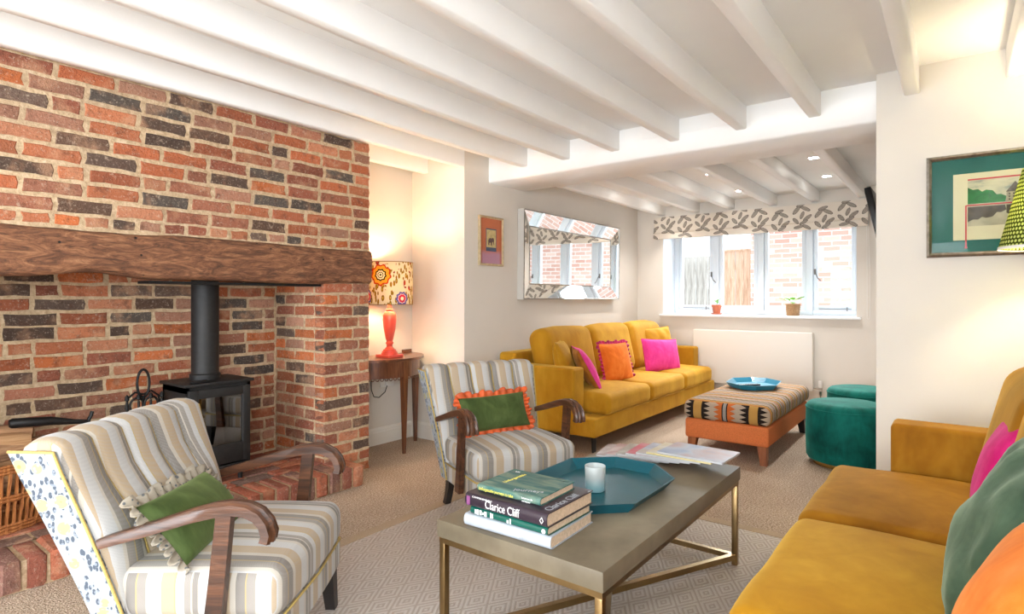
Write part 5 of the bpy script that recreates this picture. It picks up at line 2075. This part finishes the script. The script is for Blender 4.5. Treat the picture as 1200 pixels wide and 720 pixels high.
p1 = thing('potted_plant', 'tiny seedling in a terracotta pot on the far window sill', 'plant', (6.75, 2.205, 0.999))
MB().lathe([(0.0, 0.0), (0.055, 0.0), (0.06, 0.012), (0.055, 0.014), (0.0, 0.014)], 20).build('saucer', M_TERRA, p1)
MB().lathe([(0.0, 0.014), (0.038, 0.014), (0.05, 0.085), (0.055, 0.086), (0.056, 0.11), (0.049, 0.11), (0.046, 0.095), (0.0, 0.094)], 20).build('pot', M_TERRA, p1, angle=40)
st2 = MB().tube([(0, 0, 0.09), (0.0, -0.005, 0.15)], 0.003, 5).build('stem', M_LEAF, p1)
for k in range(5):
    mb = MB()
    a = 1.25 * k
    leaf(mb, (0, -0.005, 0.125 + 0.008 * k), (cos(a), sin(a), 0.5), 0.05, 0.012, 0.02)
    mb.build('leaf', M_LEAF, p1)
mb = MB()
leaf(mb, (0, -0.02, 0.10), (-0.3, -1, 0.1), 0.06, 0.02, 0.0)
mb.build('leaf', simple('pale_leaf', rgb(206, 224, 176), 0.5), p1)

p2 = thing('potted_plant', 'bright green leafy plant in a woven pot on the far window sill', 'plant', (6.75, 1.395, 0.999))
M_WOVEN = m_wood('woven_pot', rgb(120, 84, 52), rgb(164, 124, 84), rgb(196, 158, 116), 'x', 0.8, 4)
pr = []
for k in range(11):
    z = 0.125 * k / 10
    pr += [(0.062 + 0.012 * k / 10 + (0.002 if k % 2 else -0.001), z)]
MB().lathe([(0.0, 0.0)] + pr + [(0.066, 0.124), (0.064, 0.10), (0.0, 0.10)], 24).build('pot', M_WOVEN, p2, angle=60)
for k in range(9):
    a = 2.4 * k
    r = 0.03 + 0.006 * k
    h = 0.15 + 0.03 * ((k * 7) % 5) / 4
    sm = MB().tube([(0, 0, 0.10), (r * 0.4 * cos(a), r * 0.4 * sin(a), h - 0.02), (r * cos(a), r * sin(a), h)], 0.002, 5)
    so = sm.build('stem', M_LEAF, p2)
    mb = MB()
    leaf(mb, (r * cos(a), r * sin(a), h), (cos(a), sin(a), 0.35), 0.07, 0.030, 0.015)
    mb.build('leaf', M_LEAF, p2)

# downlights in the far ceiling
M_DOWN = Mat('downlight_lens').bsdf((1, 1, 1, 1), 0.5, emit=(1, 0.95, 0.88, 1), emit_s=25)
for k, (x, y, lab) in enumerate(((5.02, 0.89, 'round ceiling downlight nearest the picture wall'), (5.84, 0.93, 'round ceiling downlight near the television'), (5.12, 1.73, 'round ceiling downlight above the kilim footstool'), (6.10, 1.76, 'round ceiling downlight just in front of the blind'), (5.30, 2.56, 'round ceiling downlight above the middle of the far sofa'), (6.15, 2.56, 'round ceiling downlight in the far left ceiling corner'))):
    d = thing('ceiling_downlight', lab, 'downlight', (x, y, ZF), 0, 'far ceiling downlights')
    MB().lathe([(0.036, -0.003), (0.048, -0.004), (0.050, 0.0), (0.036, 0.0), (0.036, -0.003)], 24).build('rim', M_WHITE, d)
    MB().lathe([(0.0, -0.0026), (0.036, -0.0026), (0.036, -0.001), (0.0, -0.001)], 20).build('lens', M_DOWN, d)
    light('SPOT', 'downlight_beam', (x, y, ZF - 0.02), 17, (1.0, 0.96, 0.92), 0.03, (0, 0, 0), None, radians(105), 0.85)

# ------------------------------------------------------------------ the yard beyond the far window
gy = MB().box(7.1, 14, -4, 7, -0.35, -0.25).build('ground', simple('yard_concrete', rgb(170, 166, 160), 0.9, nscale=8, var=0.1), smooth=False)
struct(gy, 'pale concrete yard outside the window')


def m_yardbrick():
    m = Mat('yard_brick')
    x, y, z = m.xyz()
    t = m.n('TexBrick')
    m.put(t.inputs['Vector'], m.vec(y, z, 0.0))
    t.inputs['Color1'].default_value = rgb(196, 150, 136)
    t.inputs['Color2'].default_value = rgb(218, 188, 176)
    t.inputs['Mortar'].default_value = rgb(222, 216, 211)
    t.inputs['Scale'].default_value = 1.0
    t.inputs['Mortar Size'].default_value = 0.007
    t.inputs['Brick Width'].default_value = 0.225
    t.inputs['Row Height'].default_value = 0.075
    t.inputs['Bias'].default_value = -0.1
    return m.bsdf(t.outputs[0], 0.9)


yb = MB().box(9.6, 9.85, -4, 2.60, -0.3, 4.5).build('wall_yard', m_yardbrick(), smooth=False)
struct(yb, 'sunlit brick house wall across the yard')
fe = thing('board_fence', 'tall brown vertical board fence outside the window', 'fence', (9.72, 2.61, -0.25))
M_FENCE = m_wood('fence_board', rgb(176, 138, 112), rgb(204, 168, 144), rgb(220, 192, 172), 'z', 0.9)
fbm = MB().box(-0.012, 0.012, 0, 0.125, 0, 2.2).mesh('fence_board', False)
fbm.materials.append(M_FENCE)
for k in range(4):
    o = link('board', fbm, None, fe, (0.012 * (k % 2), 0.0 + k * 0.132, 0))
MB().box(0.03, 0.07, 0, 0.53, 1.9, 1.98).build('rail', M_FENCE, fe, smooth=False)
MB().box(-0.03, 0.05, 0, 0.53, 2.2, 2.23).build('capping', M_FENCE, fe, smooth=False)
fe2 = thing('board_fence', 'weathered grey board fence at the left outside the window', 'fence', (9.85, 3.16, -0.25), radians(8))
M_FENCEG = m_wood('grey_fence_board', rgb(150, 144, 138), rgb(186, 180, 174), rgb(210, 205, 200), 'z', 0.9)
fbg = MB().box(-0.010, 0.010, 0, 0.095, 0, 2.15).mesh('fence_board', False)
fbg.materials.append(M_FENCEG)
for k in range(22):
    o = link('board', fbg, None, fe2, (0.010 * (k % 2), k * 0.10, 0))
MB().box(0.03, 0.07, 0, 2.2, 1.85, 1.93).build('rail', M_FENCEG, fe2, smooth=False)

# rear windows behind the viewer: simple painted frames with panes
for nm, lab, loc, rz, w, z0, z1 in (('window_2', 'unseen glazed opening behind the viewer, made door-high to brighten the ceiling', (-4.3, 1.35, 0), pi / 2, 3.0, 0.05, 2.12), ('window_3', 'painted window in the wall beside the viewer', (-1.4, -0.9, 0), 0, 2.2, 0.87, 2.1)):  # both unseen; the rear one is heightened to lift the ceiling light
    wn = struct(empty(nm, loc, rz), lab)
    c = MB()
    n_ = 4 if w > 2 else 2
    for k in range(n_ + 1):
        x = -w / 2 + w * k / n_
        c.box(max(-w / 2, x - 0.03), min(w / 2, x + 0.03), -0.03, 0.03, z0, z1)
    c.box(-w / 2, w / 2, -0.03, 0.03, z0, z0 + 0.05).box(-w / 2, w / 2, -0.03, 0.03, z1 - 0.05, z1)
    c.build('window_frame', M_WINPAINT, wn, smooth=False)
